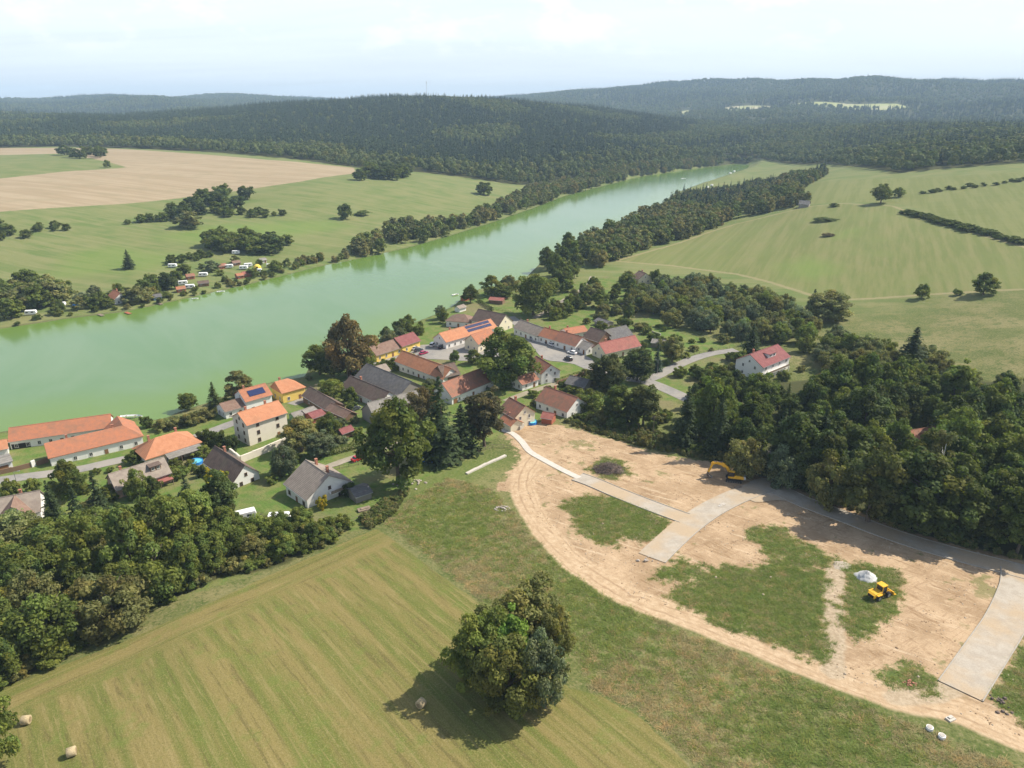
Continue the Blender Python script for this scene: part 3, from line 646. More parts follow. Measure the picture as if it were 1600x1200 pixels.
def trunk_mesh(seed, H, rad, top, limbs=6, spread=2.0, m=None):
    r = random.Random(seed); mb = MB()
    pts = [(0,0,-0.6),(0,0,0.25)]; x = y = 0
    for i in range(1,6): x += r.uniform(-.12,.12); y += r.uniform(-.12,.12); pts.append((x,y,top*i/5))
    mb.tube(pts, [rad*1.5, rad*1.05]+[rad*(1-0.16*i) for i in range(1,6)], 8)
    for k in range(limbs):
        z = top*r.uniform(0.35,0.95); a = r.uniform(0,6.28); L = spread*r.uniform(0.6,1.1)
        mb.tube([(x*z/top,y*z/top,z),(math.cos(a)*L*0.5,math.sin(a)*L*0.5,z+L*0.45),(math.cos(a)*L,math.sin(a)*L,z+L*0.8)],[rad*0.42,rad*0.28,rad*0.08],5)
    return mb.mesh('trunk', m or M_BARK, True)
PROTO = {}
def proto(kind, crowns, H, Rr, trunk): PROTO[kind] = (crowns, H, Rr, trunk)
proto('oak', [crown_broad(s, 5.0, 1.2, 13, 50, 10500, 0.30, 0.9) for s in (1,2,3,4)], 13, 5.0, trunk_mesh(1, 13, 0.38, 8.5, 9, 3.0))
proto('tall', [crown_broad(s, 3.8, 1.3, 16, 50, 10500, 0.30, 1.4) for s in (11,12,13)], 16, 3.8, trunk_mesh(2, 16, 0.32, 12, 9, 2.2))
proto('willow', [crown_broad(s, 4.6, 0.4, 9, 44, 9500, 0.26, 0.7, 0.35, 0.6) for s in (21,22,23)], 9, 4.6, trunk_mesh(3, 9, 0.3, 6, 9, 2.6))
proto('weeping', [crown_broad(31, 4.2, 0.4, 8, 36, 9000, 0.24, 0.4, 0.9, 0.6, 0.25)], 8, 4.2, trunk_mesh(4, 8, 0.3, 5.5, 8, 2.4))
proto('shrub', [crown_broad(s, 2.4, 0.1, 3.4, 24, 4200, 0.19, 0.6, 0.1, 0.45) for s in (41,42,43)], 3.4, 2.4, trunk_mesh(5, 3.4, 0.1, 2.2, 7, 1.2))
proto('bigshrub', [crown_broad(s, 4.2, 0.2, 9.5, 46, 13000, 0.21, 0.8, 0.05, 0.55) for s in (45,46,47)], 9.5, 4.2, trunk_mesh(6, 9, 0.2, 6, 9, 2.2))
proto('birch', [crown_broad(51, 2.3, 3.5, 15, 30, 3600, 0.22, 1.5, 0.6, 0.35)], 15, 2.3, trunk_mesh(7, 15, 0.17, 13, 8, 1.4, M_BIRCH))
proto('spruce', [crown_spruce(s) for s in (61,62)], 15, 3.2, trunk_mesh(8, 15, 0.25, 14, 0))
proto('thuja', [crown_broad(71, 1.1, 0.1, 5.0, 20, 3000, 0.16, 2.6, 0, 0.5)], 5.0, 1.1, trunk_mesh(9, 5, 0.1, 4, 3, .5))
proto('far', [crown_broad(s, 4.6, 0.2, 10.5, 32, 2000, 0.62, 0.8) for s in (81,82,83,84)], 10.5, 4.6, trunk_mesh(10, 10, 0.3, 6, 5, 2.4))
NTREE = [0]; TREE_XY = []
COLS = {'oak':(0.112,0.140,0.030),'mid':(0.155,0.185,0.04),'olive':(0.185,0.185,0.066),'grey':(0.155,0.178,0.092),'yellow':(0.2,0.21,0.05),'bright':(0.15,0.235,0.04),'dark':(0.078,0.102,0.027),'brown':(0.20,0.155,0.065),'spruce':(0.050,0.075,0.030),'lime':(0.17,0.21,0.05),'gold':(0.34,0.30,0.03)}
def tree_at(v, kind, h, w, col, label, group=None, cat='tree', name=None):
    crowns, H, Rr, tr = PROTO[kind]; i = NTREE[0]; NTREE[0] += 1
    nm = name or ('hedge_bush' if cat == 'shrub' and kind == 'far' else None) or {'spruce':'spruce_tree','birch':'birch_tree','willow':'willow_tree','weeping':'willow_tree','shrub':'shrub','bigshrub':'shrub','thuja':'thuja_tree'}.get(kind, 'broadleaf_tree')
    e = empty(nm, v, rng.uniform(0, 6.28), label, cat, group); sz = h/H; sx = (w/2/Rr) if w else sz*rng.uniform(0.88,1.12)
    e.scale = (sx, sx*rng.uniform(0.93,1.07), sz)
    t = bpy.data.objects.new('trunk', tr); link(t, e)
    c = bpy.data.objects.new('crown', crowns[i % len(crowns)]); link(c, e)
    b = COLS[col] if isinstance(col, str) else col; j = rng.uniform(0.85,1.15); k = rng.uniform(-0.06,0.06)
    c.color = (b[0]*j*(1+k), b[1]*j, b[2]*j*(1-k), 1); TREE_XY.append((v[0], v[1], max(sx*Rr, .5))); return e
def T(kind, px, base, top, wpx, col, label, group=None, cat='tree', name=None):
    """a tree from its foot, its top row and its crown width in the picture"""
    v = P(px, base); h = height_to(v, top); w = wpx*project(v)[2]/FPX if wpx else None
    v.z -= 0.05; return tree_at(v, kind, h, w, col, label, group, cat, name)
def inside(poly, x, y): return float(sdf(poly, np.array([x]), np.array([y]))[0]) > 0
def near_road(x, y, m=1.5):
    for pts, w in ROADS:
        if float(pdist(pts, np.array([x]), np.array([y]))[0]) < (w if not callable(w) else 5)/2+m: return True
    return False
KEEP = []       # (x, y, radius) kept free for houses
COLW = {'oak':'deep green','mid':'fresh green','olive':'olive','grey':'grey green','dark':'very dark','lime':'light green','brown':'brownish'}
def sized_label(h, hr, col, base):
    f = (h-hr[0])/(hr[1]-hr[0]+1e-6); return ('small ' if f < 0.34 else 'tall ' if f > 0.67 else 'middling ')+COLW[col]+' '+base
def scatter(px, spacing, hr, kinds, cols, label, group, cat='tree', wf=1.0, maxn=999, seed=1, roadgap=2.0):
    poly = PX(px); A = np.array(poly); r = random.Random(seed); got = []; tries = 0
    while tries < 4000 and len(got) < maxn:
        tries += 1; x = r.uniform(A[:,0].min(), A[:,0].max()); y = r.uniform(A[:,1].min(), A[:,1].max())
        if not inside(poly, x, y) or any((x-a)**2+(y-b)**2 < spacing**2 for a, b in got) or near_road(x, y, roadgap): continue
        if any((x-a)**2+(y-b)**2 < q*q for a, b, q in KEEP): continue
        got.append((x, y)); k = r.choice(kinds); h = r.uniform(*hr); crowns, H, Rr, _ = PROTO[k]
        z = gz(x, y)
        if z < LAKE+0.3: continue
        tree_at(Vector((x, y, z-0.05)), k, h, 2*Rr*h/H*wf*r.uniform(0.85,1.2)*(1.35 if k == 'far' else 1), (cc := r.choice(cols)), sized_label(h, hr, cc, label), group, cat)
    return got
def plant_all():
    # the thicket standing alone in the hay field
    g = 'shrubs of the thicket in the hay field'
    T('bigshrub', 826,1020,926,115,(0.235,0.215,0.065),'tall olive brown shrub at the back of the hay field thicket')
    T('bigshrub', 770,1040,945,85,(0.22,0.21,0.06),'olive shrub behind the bright green ash in the hay field thicket')
    T('tall', 795,1062,958,62,'bright','bright green young ash tree in the middle of the hay field thicket')
    T('bigshrub', 752,1076,968,92,(0.165,0.185,0.04),'dense yellowish green shrub on the shaded bale side of the thicket')
    T('bigshrub', 798,1100,1002,108,(0.18,0.185,0.045),'low mottled yellow green shrub in front of the thicket')
    T('bigshrub', 852,1106,992,70,'grey','grey green leaved shrub on the dirt track side of the thicket')
    T('bigshrub', 862,1045,952,55,(0.23,0.21,0.065),'olive shrub at the dirt track edge of the thicket, behind the grey green one')
    # village and garden trees
    T('oak', 622,757,630,98,'oak','big dark round oak beside the red car lane')
    T('spruce', 690,722,590,72,'spruce','tallest dark spruce behind the round blue pool')
    T('spruce', 722,708,632,60,'spruce','shorter dark spruce between the tallest spruce and the brownish tree')
    T('spruce', 668,712,650,50,'spruce','small dark spruce on the oak side of the tallest spruce')
    T('tall', 757,697,606,58,(0.115,0.105,0.05),'brownish green tree where the concrete footpath begins')
    T('oak', 547,590,496,66,(0.165,0.125,0.05),'tall tree turning brown on the lake shore by the yellow house')
    T('oak', 500,585,540,44,'oak','dark round tree at the water edge beside the browning tree')
    T('oak', 522,588,548,40,'dark','dark tree in front of the browning lakeshore tree')
    T('oak', 568,585,540,34,'mid','green tree between the browning tree and the yellow house')
    T('oak', 790,604,520,84,'oak','large dark oak beside the rusty roofed house')
    T('oak', 833,492,428,56,'mid','large round tree by the lakeside path')
    T('oak', 735,473,446,25,'oak','small round tree on the bank beside the orange hut')
    T('oak', 768,462,431,30,'mid','round tree on the bank behind the red roofed boathouse')
    T('oak', 795,458,431,28,'olive','greyish round tree on the bank beyond the boathouse')
    T('oak', 785,465,446,30,'oak','low dark tree behind the boathouse')
    T('oak', 711,566,548,15,'oak','smaller of two clipped trees on the square')
    T('oak', 740,568,547,24,'oak','larger of two clipped trees on the square')
    T('willow', 660,655,604,45,'brown','brownish tree behind the grey barn by the tallest spruce')
    T('oak', 518,625,592,36,'mid','round light green tree behind the long brown sheds')
    T('shrub', 548,628,606,24,'oak','dark shrub between the brown shed and the brown farmhouse')
    T('oak', 472,705,655,55,'olive','wide olive garden tree beside the beige foundation walls')
    T('oak', 515,685,648,36,'oak','round garden tree behind the pink roofed shed')
    T('oak', 502,712,675,42,'grey','grey green garden tree above the thuja hedge')
    T('willow', 445,742,695,40,'grey','grey green bush below the beige foundation walls')
    T('tall', 376,625,580,40,'olive','olive lakeside tree behind the tall orange roofed house')
    T('spruce', 337,640,597,28,'dark','pointed dark conifer on the lake bank')
    T('oak', 294,640,614,28,'oak','round dark tree alone on the lake bank')
    T('shrub', 230,668,650,20,'oak','dark shrub beside the white moored boat')
    for q in ((255,672,655),(275,668,652),(300,664,645),(322,655,640)): T('shrub', q[0],q[1],q[2],28,'olive','olive bush on the overgrown lake bank','bushes on the overgrown lake bank','shrub')
    for q in ((320,697,672),(335,700,672),(350,702,676),(362,704,682)): T('shrub', q[0],q[1],q[2],24,'dark','dark clipped evergreen in the hedge beside the street','evergreens in the street hedge','shrub')
    T('oak', 112,778,722,44,'oak','dark round tree on the street verge beside the brown roofed house')
    T('spruce', 92,835,752,40,'spruce','dark spruce beside the brown cross gabled house')
    T('spruce', 128,835,760,38,'spruce','dark spruce between its two garden neighbours')
    T('spruce', 160,815,737,40,'spruce','tall dark spruce in front of the pinkish brown house')
    T('willow', 218,778,735,36,'lime','light green tree in front of the pinkish brown house')
    T('oak', 240,775,745,24,'dark','dark shrub at the red canopy')
    T('shrub', 316,745,727,16,'dark','round clipped evergreen beside the swimming pool')
    T('thuja', 331,770,724,16,'gold','golden thuja beside the dark roofed white house')
    T('thuja', 353,775,728,16,'gold','second golden thuja nearer the dark roof ridge')
    T('spruce', 294,785,742,26,'spruce','small dark spruce on the garden lawn')
    T('tall', 318,850,762,46,'lime','tall light green tree behind the bottom wood')
    T('tall', 350,820,735,45,(0.11,0.14,0.04),'tall green tree beside the golden thujas')
    T('shrub', 504,795,776,19,'gold','bright yellow round shrub before the white gabled house')
    T('shrub', 546,775,755,22,'dark','dark shrub at the corner of the white balcony house')
    T('weeping', 25,850,800,50,'bright','bright green weeping willow beside the white wall')
    T('shrub', 20,775,752,30,'mid','green shrub at the street edge'); T('shrub', 52,768,748,24,'lime','light green shrub at the street edge')
    T('spruce', 1026,580,537,20,(0.05,0.08,0.06),'small bluish spruce by the red roofed cream house')
    T('oak', 995,595,545,52,(0.08,0.10,0.03),'broad round tree beside the road fork')
    T('oak', 950,610,556,55,(0.095,0.105,0.035),'broad tree between the square and the road fork')
    T('willow', 920,640,607,42,'mid','round light green tree beside the red tiled house')
    T('tall', 965,660,602,46,'oak','tall dark tree above the site bank')
    T('tall', 1005,668,598,50,(0.095,0.11,0.035),'tall green tree above the site bank near the road')
    T('oak', 1050,565,528,32,'olive','olive tree beside the garden gazebo')
    T('spruce', 1172,560,506,36,'spruce','dark conifer behind the maroon roofed house')
    T('spruce', 1420,582,512,62,'spruce','broad dark spruce at the meadow edge')
    T('oak', 1295,500,455,60,'olive','rounded olive tree at the corner of the mown field')
    T('spruce', 1268,492,452,26,'spruce','dark conifer at the corner of the mown field')
    T('oak', 1536,460,427,34,'mid','larger lone tree on the field margin'); T('oak', 1440,466,444,20,'mid','small lone tree on the field margin')
    T('shrub', 1496,461,452,14,'mid','low bush between the two lone field margin trees')
    T('oak', 1376,318,288,28,'mid','large round tree on the far field corner'); T('oak', 1403,308,293,18,'mid','smaller round tree beside the large field corner tree')
    T('far', 1303,323,317,14,'oak','low bush on the far field'); T('willow', 1290,345,340,34,'oak','overgrown stone heap in the mown field', cat='shrub')
    T('willow', 1294,369,364,18,'brown','smaller overgrown stone heap in the mown field', cat='shrub')
    T('spruce', 202,420,390,22,'spruce','lone dark spruce in the meadow across the lake')
    T('far', 296,356,331,36,'olive','round olive willow beside the copse across the lake')
    T('far', 540,342,318,22,'oak','lone dark tree in the far meadow'); T('far', 566,336,329,22,'oak','low bush beside the lone dark meadow tree')
    T('far', 756,304,285,24,'oak','small round tree group in the upper far meadow'); T('far', 168,262,250,10,'mid','small bush beside the hilltop copse')
    T('birch', 1448,812,672,46,(0.14,0.14,0.055),'slender birch with a white trunk at the edge of the right wood')
    T('oak', 1355,815,702,92,(0.115,0.13,0.04),'yellowish green maple at the edge of the right wood')
    T('willow', 1165,745,684,62,'olive','olive bush beside the excavator'); T('willow', 1222,758,700,60,'grey','grey green bush behind the turning head')
    for q in ((1268,660,590,56),(1300,655,562,66),(1340,655,556,66),(1385,650,565,62)): T('oak', q[0],q[1],q[2],q[3],'oak','tall oak hiding the orange roofed house in the right wood','oaks before the hidden orange roofed house')
    T('oak', 1110,688,590,62,'oak','dark oak at the bend of the village road'); T('spruce', 1068,700,605,50,'spruce','dark spruce at the scrub bank end of the village road wood')
    for q in ((1120,715,618,46),(1215,735,640,50),(1275,745,640,54)): T('spruce', q[0],q[1],q[2],q[3],'spruce','tall pointed spruce standing out of the right wood','spruces of the right wood')
    T('oak', 1480,760,650,80,'mid','lighter green broad tree inside the right wood'); T('willow', 1290,790,712,60,'olive','olive bush tree at the wood edge above the new road'); T('oak', 1540,700,600,70,'mid','lighter green crown at the meadow side of the right wood')
    T('tall', 285,885,770,52,'lime','slender light green tree rising from the hay field wood'); T('tall', 150,930,800,56,'mid','slender fresh green tree rising from the hay field wood'); T('oak', 215,920,800,70,'lime','broad light green maple in the hay field wood')
    # woods and belts
    scatter([(1500,860),(1420,826),(1470,770),(1640,790),(1700,890),(1600,874)], 6.2, (15,20), ['oak','tall','oak'], ['oak','oak','dark','mid'], 'broadleaf tree in the wood along the new road', 'trees of the wood along the new road', seed=3, maxn=15)
    scatter([(1240,762),(1300,790),(1400,822),(1470,770),(1640,790),(1700,700),(1600,640),(1480,640),(1300,650),(1240,690)], 8.0, (13,19), ['oak','tall','oak'], ['oak','oak','dark','mid','dark'], 'broadleaf tree in the wood along the new road', 'trees of the wood along the new road', seed=4, maxn=38)
    scatter([(1085,690),(1070,645),(1150,635),(1240,650),(1240,690),(1160,725)], 7.5, (9,14), ['oak','tall','spruce','oak'], ['oak','dark','oak'], 'tree in the small wood beside the village road', 'trees of the wood beside the village road', seed=5, maxn=18)
    scatter([(985,480),(1040,452),(1100,440),(1190,470),(1260,510),(1330,540),(1440,575),(1560,600),(1590,620),(1440,612),(1300,590),(1240,545),(1140,530),(1060,505)], 5.8, (7,11), ['willow','willow','willow','oak'], ['olive','grey','olive','grey','mid'], 'rounded tree in the willow thicket below the mown field', 'trees of the willow thicket', seed=6, maxn=95, roadgap=4)
    scatter([(-20,1085),(60,1046),(160,996),(250,941),(340,902),(375,892),(370,835),(300,840),(180,842),(60,868),(-20,890)], 5.6, (8.5,13), ['oak','willow','oak','tall'], ['oak','mid','oak','olive','mid'], 'tree in the wood between hay field and gardens', 'trees of the wood along the hay field', seed=8, maxn=46)
    scatter([(375,892),(430,880),(500,852),(470,822),(420,815),(370,835)], 4.6, (5,7.5), ['oak','willow'], ['oak','mid','olive'], 'tree at the balcony house end of the hay field wood', 'trees at the house end of the hay field wood', seed=88, maxn=14)
    scatter([(20,500),(120,488),(200,478),(300,456),(400,436),(440,424),(420,404),(330,415),(250,440),(120,465),(20,480)], 9, (3.5,7), ['far','far','weeping'], ['oak','olive','mid','grey'], 'tree among the cabins and caravans on the far shore', 'trees on the campsite shore', seed=89, maxn=26)
    scatter([(20,512),(200,485),(380,445),(440,430),(440,424),(380,438),(200,478),(20,503)], 4.5, (1.5,3.5), ['shrub'], ['olive','mid','oak'], 'bush on the campsite waterline', 'bushes on the campsite waterline', 'shrub', seed=90, maxn=34)
    T('oak', -8,1200,1065,70,'mid','green tree at the hay field corner near two bales')
    scatter([(928,462),(990,432),(1050,440),(1030,470),(1060,510),(985,515),(940,500)], 6.2, (5,9.5), ['oak','willow','oak'], ['oak','mid','olive'], 'garden tree on the slope above the row houses', 'garden trees above the row houses', seed=9, maxn=26, roadgap=2)
    scatter([(848,496),(880,474),(926,446),(940,455),(900,490),(870,505)], 5.5, (5,9), ['oak','willow'], ['oak','mid','olive'], 'tree on the village side of the lakeside path', 'trees beside the lakeside path', seed=91, maxn=14, roadgap=1.5)
    scatter([(838,470),(850,450),(905,430),(915,440),(870,468)], 6, (7,12), ['oak','tall'], ['oak','mid'], 'tree between the lakeside path and the water', 'trees between path and water', seed=92, maxn=10, roadgap=1.5)
    scatter([(1078,645),(1098,608),(1150,606),(1190,622),(1240,640),(1240,655),(1150,632)], 6.5, (7,10), ['oak','tall','oak'], ['oak','dark','mid'], 'tree on the road bank below the maroon roofed house', 'trees on the road bank', seed=93, maxn=10)
    scatter([(570,545),(620,520),(690,495),(715,500),(650,525),(600,548)], 6.5, (4,8), ['willow','oak'], ['oak','mid','grey'], 'bushy tree on the village lake shore', 'bushy trees on the village lake shore', seed=10, maxn=10)
    scatter([(842,430),(870,402),(905,388),(925,400),(925,430),(880,455),(858,458)], 7.5, (11,16), ['oak','tall'], ['oak','oak','mid'], 'tree on the wooded point by the lakeside path', 'trees on the wooded lake point', seed=11, maxn=12)
    scatter([(250,340),(330,308),(372,300),(390,312),(350,340),(290,347)], 7, (9,13), ['far'], ['oak','dark'], 'tree in the copse on the far slope', 'trees of the far slope copse', seed=16, maxn=20)
    scatter([(180,353),(260,340),(440,340),(445,334),(380,330),(300,342)], 6, (4,7), ['far'], ['oak','mid'], 'hedge bush beside the far slope copse', 'hedge bushes below the copse', 'shrub', seed=17, maxn=20)
    scatter([(315,395),(350,398),(450,400),(452,380),(400,372),(330,380)], 7.5, (8,13), ['far'], ['oak','dark','mid'], 'tree in the copse behind the campsite', 'trees of the campsite copse', seed=18, maxn=18)
    scatter([(-20,505),(-20,460),(60,450),(110,470),(60,490)], 7, (9,14), ['far'], ['oak','dark','olive'], 'tree in the grove at the lake narrows', 'trees of the grove at the narrows', seed=19, maxn=18)
    scatter([(120,475),(160,470),(170,480),(240,470),(240,462),(200,476),(140,486)], 6, (5,9), ['far'], ['olive','oak'], 'tree beside the white cottage across the lake', 'trees beside the far cottage', seed=20, maxn=8)
    scatter([(225,465),(270,455),(280,440),(230,445)], 6, (6,10), ['far','spruce'], ['oak','dark'], 'tree between the far cottage and the campsite', 'trees between cottage and campsite', seed=21, maxn=7)
    scatter([(-20,380),(50,372),(50,365),(-20,360)], 8, (6,9), ['far'], ['oak'], 'tree on the far slope track', 'trees on the far slope track', seed=22, maxn=5)
    scatter([(58,364),(110,361),(112,356),(60,357)], 6, (4,6), ['far'], ['oak'], 'bush in the hedge line on the far slope', 'bushes on the far slope', 'shrub', seed=23, maxn=5)
    scatter([(92,248),(170,248),(172,240),(95,240)], 14, (10,14), ['far'], ['oak'], 'tree of the hilltop copse beside the stubble field', 'trees of the hilltop copse', seed=24, maxn=8)
    scatter([(555,285),(632,282),(630,272),(560,274)], 12, (12,16), ['far'], ['oak','dark'], 'tree of the round copse at the stubble field tip', 'trees of the round copse', seed=25, maxn=9)
    scatter([(1400,333),(1440,343),(1500,360),(1600,384),(1600,380),(1500,354),(1440,336)], 3.4, (2.5,4), ['far'], ['oak'], 'bush in the hedgerow between the two right fields', 'bushes of the right hedgerow', 'shrub', seed=26, maxn=46, wf=1.4)
    scatter([(1425,304),(1480,299),(1600,284),(1600,281),(1480,295)], 6, (2,3.5), ['far'], ['oak'], 'bush in the upper field hedgerow', 'bushes of the upper hedgerow', 'shrub', seed=27, maxn=16, wf=1.6)
    scatter([(262,416),(320,408),(330,401),(270,408)], 6, (3.5,6), ['far'], ['oak'], 'bush on the meadow edge above the campsite', 'bushes above the campsite', 'shrub', seed=28, maxn=7)

# far woods: too many to tell apart, one object for each mass of forest
def far_proto(name, kind, seed):
    r = np.random.default_rng(seed); Vs = []; Ts = []
    if kind == 'con':
        C = []; Nn = []; S = []
        for i in range(9):
            f = i/8; z = 2+17*f; L = 3.0*(1-f)**0.85+0.25
            for j in range(max(3, 8-i//2)):
                a = r.uniform(0,6.28); C.append((math.cos(a)*L*0.62, math.sin(a)*L*0.62, z)); v = np.array([math.cos(a), math.sin(a), 0.75])+r.normal(size=3)*0.15; Nn.append(v/np.linalg.norm(v)); S.append(L*0.62+0.35)
    else:
        n = 90; e = r.normal(size=(n,3)); e /= np.linalg.norm(e,axis=1)[:,None]; e[:,2] = np.where(e[:,2] < -0.3, -e[:,2], e[:,2])
        C = e*np.array([4.6,4.6,5.5])*r.uniform(0.75,1.02,n)[:,None]+np.array([0,0,7.5]); Nn = e+r.normal(size=(n,3))*0.35; Nn /= np.linalg.norm(Nn,axis=1)[:,None]; S = r.uniform(1.1,1.9,n)
    C = np.array(C); V, F = quads(C, np.array(Nn), np.array(S), 0.8, r)
    me = np_mesh(name, V, F, leaf_material(name+'_leaves', (0.036,0.060,0.024) if kind == 'con' else (0.10,0.125,0.036), 0.0 if kind == 'con' else 0.25))
    tl = r.uniform(0.75,1.25,len(C)); set_tint(me, np.repeat(np.stack([tl,tl,tl],-1), 4, 0)); return bpy.data.objects.new(name, me)
FAR_CROWN = [bpy.data.objects.new('belt_tree', m) for m in [crown_broad(q, 4.6, 0.1, 10.5, 32, 1300, 0.62, 0.8) for q in (91,92)]]
for o_, c_ in zip(FAR_CROWN, ('oak','olive')): o_.data.materials.clear(); o_.data.materials.append(leaf_material('belt_leaves', (0.125,0.155,0.040) if c_ == 'oak' else (0.19,0.19,0.07), 0.2))
FP = [far_proto('forest_conifer', 'con', 1), far_proto('forest_conifer', 'con', 2), far_proto('forest_broadleaf', 'broad', 3), far_proto('forest_broadleaf', 'broad', 4)]+FAR_CROWN
def forest_obj(name, pts, sc, typ, label):
    """pts Nx3, sc N, typ N (index of prototype)"""
    me = bpy.data.meshes.new(name); me.vertices.add(len(pts)); me.vertices.foreach_set('co', np.asarray(pts, np.float32).ravel())
    for nm, a, ty in (('sc', sc, 'FLOAT'), ('rot', nrg.uniform(0, 6.28, len(pts)), 'FLOAT'), ('typ', typ, 'INT')):
        at = me.attributes.new(nm, ty, 'POINT'); at.data.foreach_set('value', np.asarray(a, np.int32 if ty == 'INT' else np.float32))
    o = bpy.data.objects.new(name, me); link(o); tag(o, label, 'forest', kind='stuff')
    ng = bpy.data.node_groups.new(name, 'GeometryNodeTree'); ng.interface.new_socket('Geometry', in_out='INPUT', socket_type='NodeSocketGeometry'); ng.interface.new_socket('Geometry', in_out='OUTPUT', socket_type='NodeSocketGeometry')
    gi = N(ng, 'NodeGroupInput'); go = N(ng, 'NodeGroupOutput'); jn = N(ng, 'GeometryNodeJoinGeometry')
    def named(nm, ty): n = N(ng, 'GeometryNodeInputNamedAttribute', data_type=ty); n.inputs[0].default_value = nm; return n.outputs[0]
    for i, fp in enumerate(FP):
        oi = N(ng, 'GeometryNodeObjectInfo'); oi.inputs['Object'].default_value = fp; oi.inputs['As Instance'].default_value = True
        cmp = N(ng, 'FunctionNodeCompare', data_type='INT', operation='EQUAL'); ng.links.new(named('typ','INT'), cmp.inputs[2]); cmp.inputs[3].default_value = i
        ip = N(ng, 'GeometryNodeInstanceOnPoints'); ng.links.new(gi.outputs[0], ip.inputs['Points']); ng.links.new(cmp.outputs[0], ip.inputs['Selection']); ng.links.new(oi.outputs['Geometry'], ip.inputs['Instance'])
        cx = N(ng, 'ShaderNodeCombineXYZ'); ng.links.new(named('rot','FLOAT'), cx.inputs[2]); ng.links.new(cx.outputs[0], ip.inputs['Rotation'])
        ng.links.new(named('sc','FLOAT'), ip.inputs['Scale']); ng.links.new(ip.outputs[0], jn.inputs[0])
    ng.links.new(jn.outputs[0], go.inputs[0]); md = o.modifiers.new('scatter', 'NODES'); md.node_group = ng; return o
def scatter_np(az0, az1, d0, d1, spacing, seed):
    r = np.random.default_rng(seed); area = (R(az1)-R(az0))/2*(d1*d1-d0*d0); n = int(area/(spacing*spacing))
    a = r.uniform(R(az0), R(az1), n); d = np.sqrt(r.uniform(d0*d0, d1*d1, n)); return np.sin(a)*d, np.cos(a)*d, r
def build_forests():
    x, y, r = scatter_np(-39, 39, 700, 2500, 7.6, 1); s = sdf(Z_FOR, x, y); k = (s > -2) & (sdf(LAKE_W, x, y) < -0.8); x, y, s = x[k], y[k], s[k]; z = ground(x, y)
    nz = np.sin(x*0.011+1+np.sin(y*0.006)*2)*np.sin(y*0.008+np.sin(x*0.007)*1.7)
    conp = np.clip((s-45)/90, 0, 1)*np.where(x < 500, 0.92, 0.35)*np.where(nz > -0.35, 1.0, 0.12)
    typ = np.where(r.random(len(x)) < conp, r.integers(0,2,len(x)), r.integers(2,4,len(x))); sc = r.uniform(0.6,1.2,len(x))*np.where(s < 25, 0.78, 1)*(1+0.15*np.sin(x*0.02)*np.sin(y*0.017))
    forest_obj('forest', np.stack([x,y,z-0.3],-1), sc, typ, 'dark conifer and broadleaf forest covering the hill behind the lake')
    x, y, r = scatter_np(-39, 39, 2500, 6000, 17, 2); f = np.max([sdf(q, x, y) for q in Z_FARF], 0); k = f < -8; x, y = x[k], y[k]; z = ground(x, y)
    nz = np.sin(x*0.004+np.sin(y*0.003)*2)*np.sin(y*0.005+1)
    typ = np.where(r.random(len(x)) < np.where(nz > 0.15, 0.75, 0.12), r.integers(0,2,len(x)), r.integers(2,4,len(x)))
    forest_obj('forest', np.stack([x,y,z-0.5],-1), r.uniform(0.8,1.5,len(x)), typ, 'blue hazy woods on the far ridges under the sky')
    # young plantation and belt on the right shore
    x, y, r = scatter_np(0, 30, 450, 1100, 6.5, 3)
    q = PX([(1030,330),(1060,305),(1110,300),(1190,285),(1245,278),(1290,262),(1290,275),(1250,300),(1215,310),(1120,340),(1060,345)]); k = (sdf(q, x, y) > 0) & (sdf(LAKE_W, x, y) < -3); x, y = x[k], y[k]; z = ground(x, y)
    forest_obj('forest', np.stack([x,y,z-0.3],-1), r.uniform(0.4,0.8,len(x)), np.where(r.random(len(x)) < 0.3, r.integers(0,2,len(x)), r.integers(4,6,len(x))), 'young green plantation between the lake and the right fields')
    # wooded strip along the far shore of the lake
    x, y, r = scatter_np(-5, 25, 700, 1400, 7, 4); s = sdf(LAKE_W, x, y); q = PX([(826,300),(990,262),(1100,252),(1172,246),(1172,258),(1090,264),(1000,278),(940,293),(880,309),(830,328)])
    k = (sdf(q, x, y) > -4) & (s < -0.4); x, y = x[k], y[k]; z = ground(x, y)
    forest_obj('forest', np.stack([x,y,z-0.3],-1), r.uniform(0.7,1.2,len(x)), r.integers(4,6,len(x)), 'broadleaf trees crowding the far shore of the lake')

    # tree belts beside the water, crowns merging into one mass
    for px, sp, lab, sd, sc in (([(905,392),(960,362),(1008,340),(1045,325),(1100,335),(1125,352),(1060,376),(1010,392),(965,404),(935,424)], 7.0, 'belt of broadleaf trees between the lake and the mown field', 12, (0.75,1.3)),
        ([(1100,350),(1150,344),(1262,318),(1240,300),(1290,278),(1240,275),(1150,322),(1100,338)], 10.0, 'strip of trees running up to the dark barn', 13, (0.8,1.25)),
        ([(548,408),(640,385),(700,368),(770,346),(832,325),(850,308),(825,300),(770,328),(700,350),(620,356),(560,384)], 7.5, 'belt of trees and willows on the far shore below the meadow', 14, (0.6,1.2)),
        ([(440,428),(552,406),(552,398),(450,414)], 5.5, 'row of low willows on the far shore by the campsite', 15, (0.35,0.6))):
        q = PX(px); A = np.array(q); r = np.random.default_rng(sd); n = int((A[:,0].max()-A[:,0].min())*(A[:,1].max()-A[:,1].min())/(sp*sp))
        x = r.uniform(A[:,0].min(), A[:,0].max(), n); y = r.uniform(A[:,1].min(), A[:,1].max(), n); k = (sdf(q, x, y) > 0) & (sdf(LAKE_W, x, y) < -0.4); x, y = x[k], y[k]; z = ground(x, y)
        forest_obj('tree_belt', np.stack([x,y,z-0.2],-1), r.uniform(*sc, len(x)), r.integers(4,6,len(x)), lab)
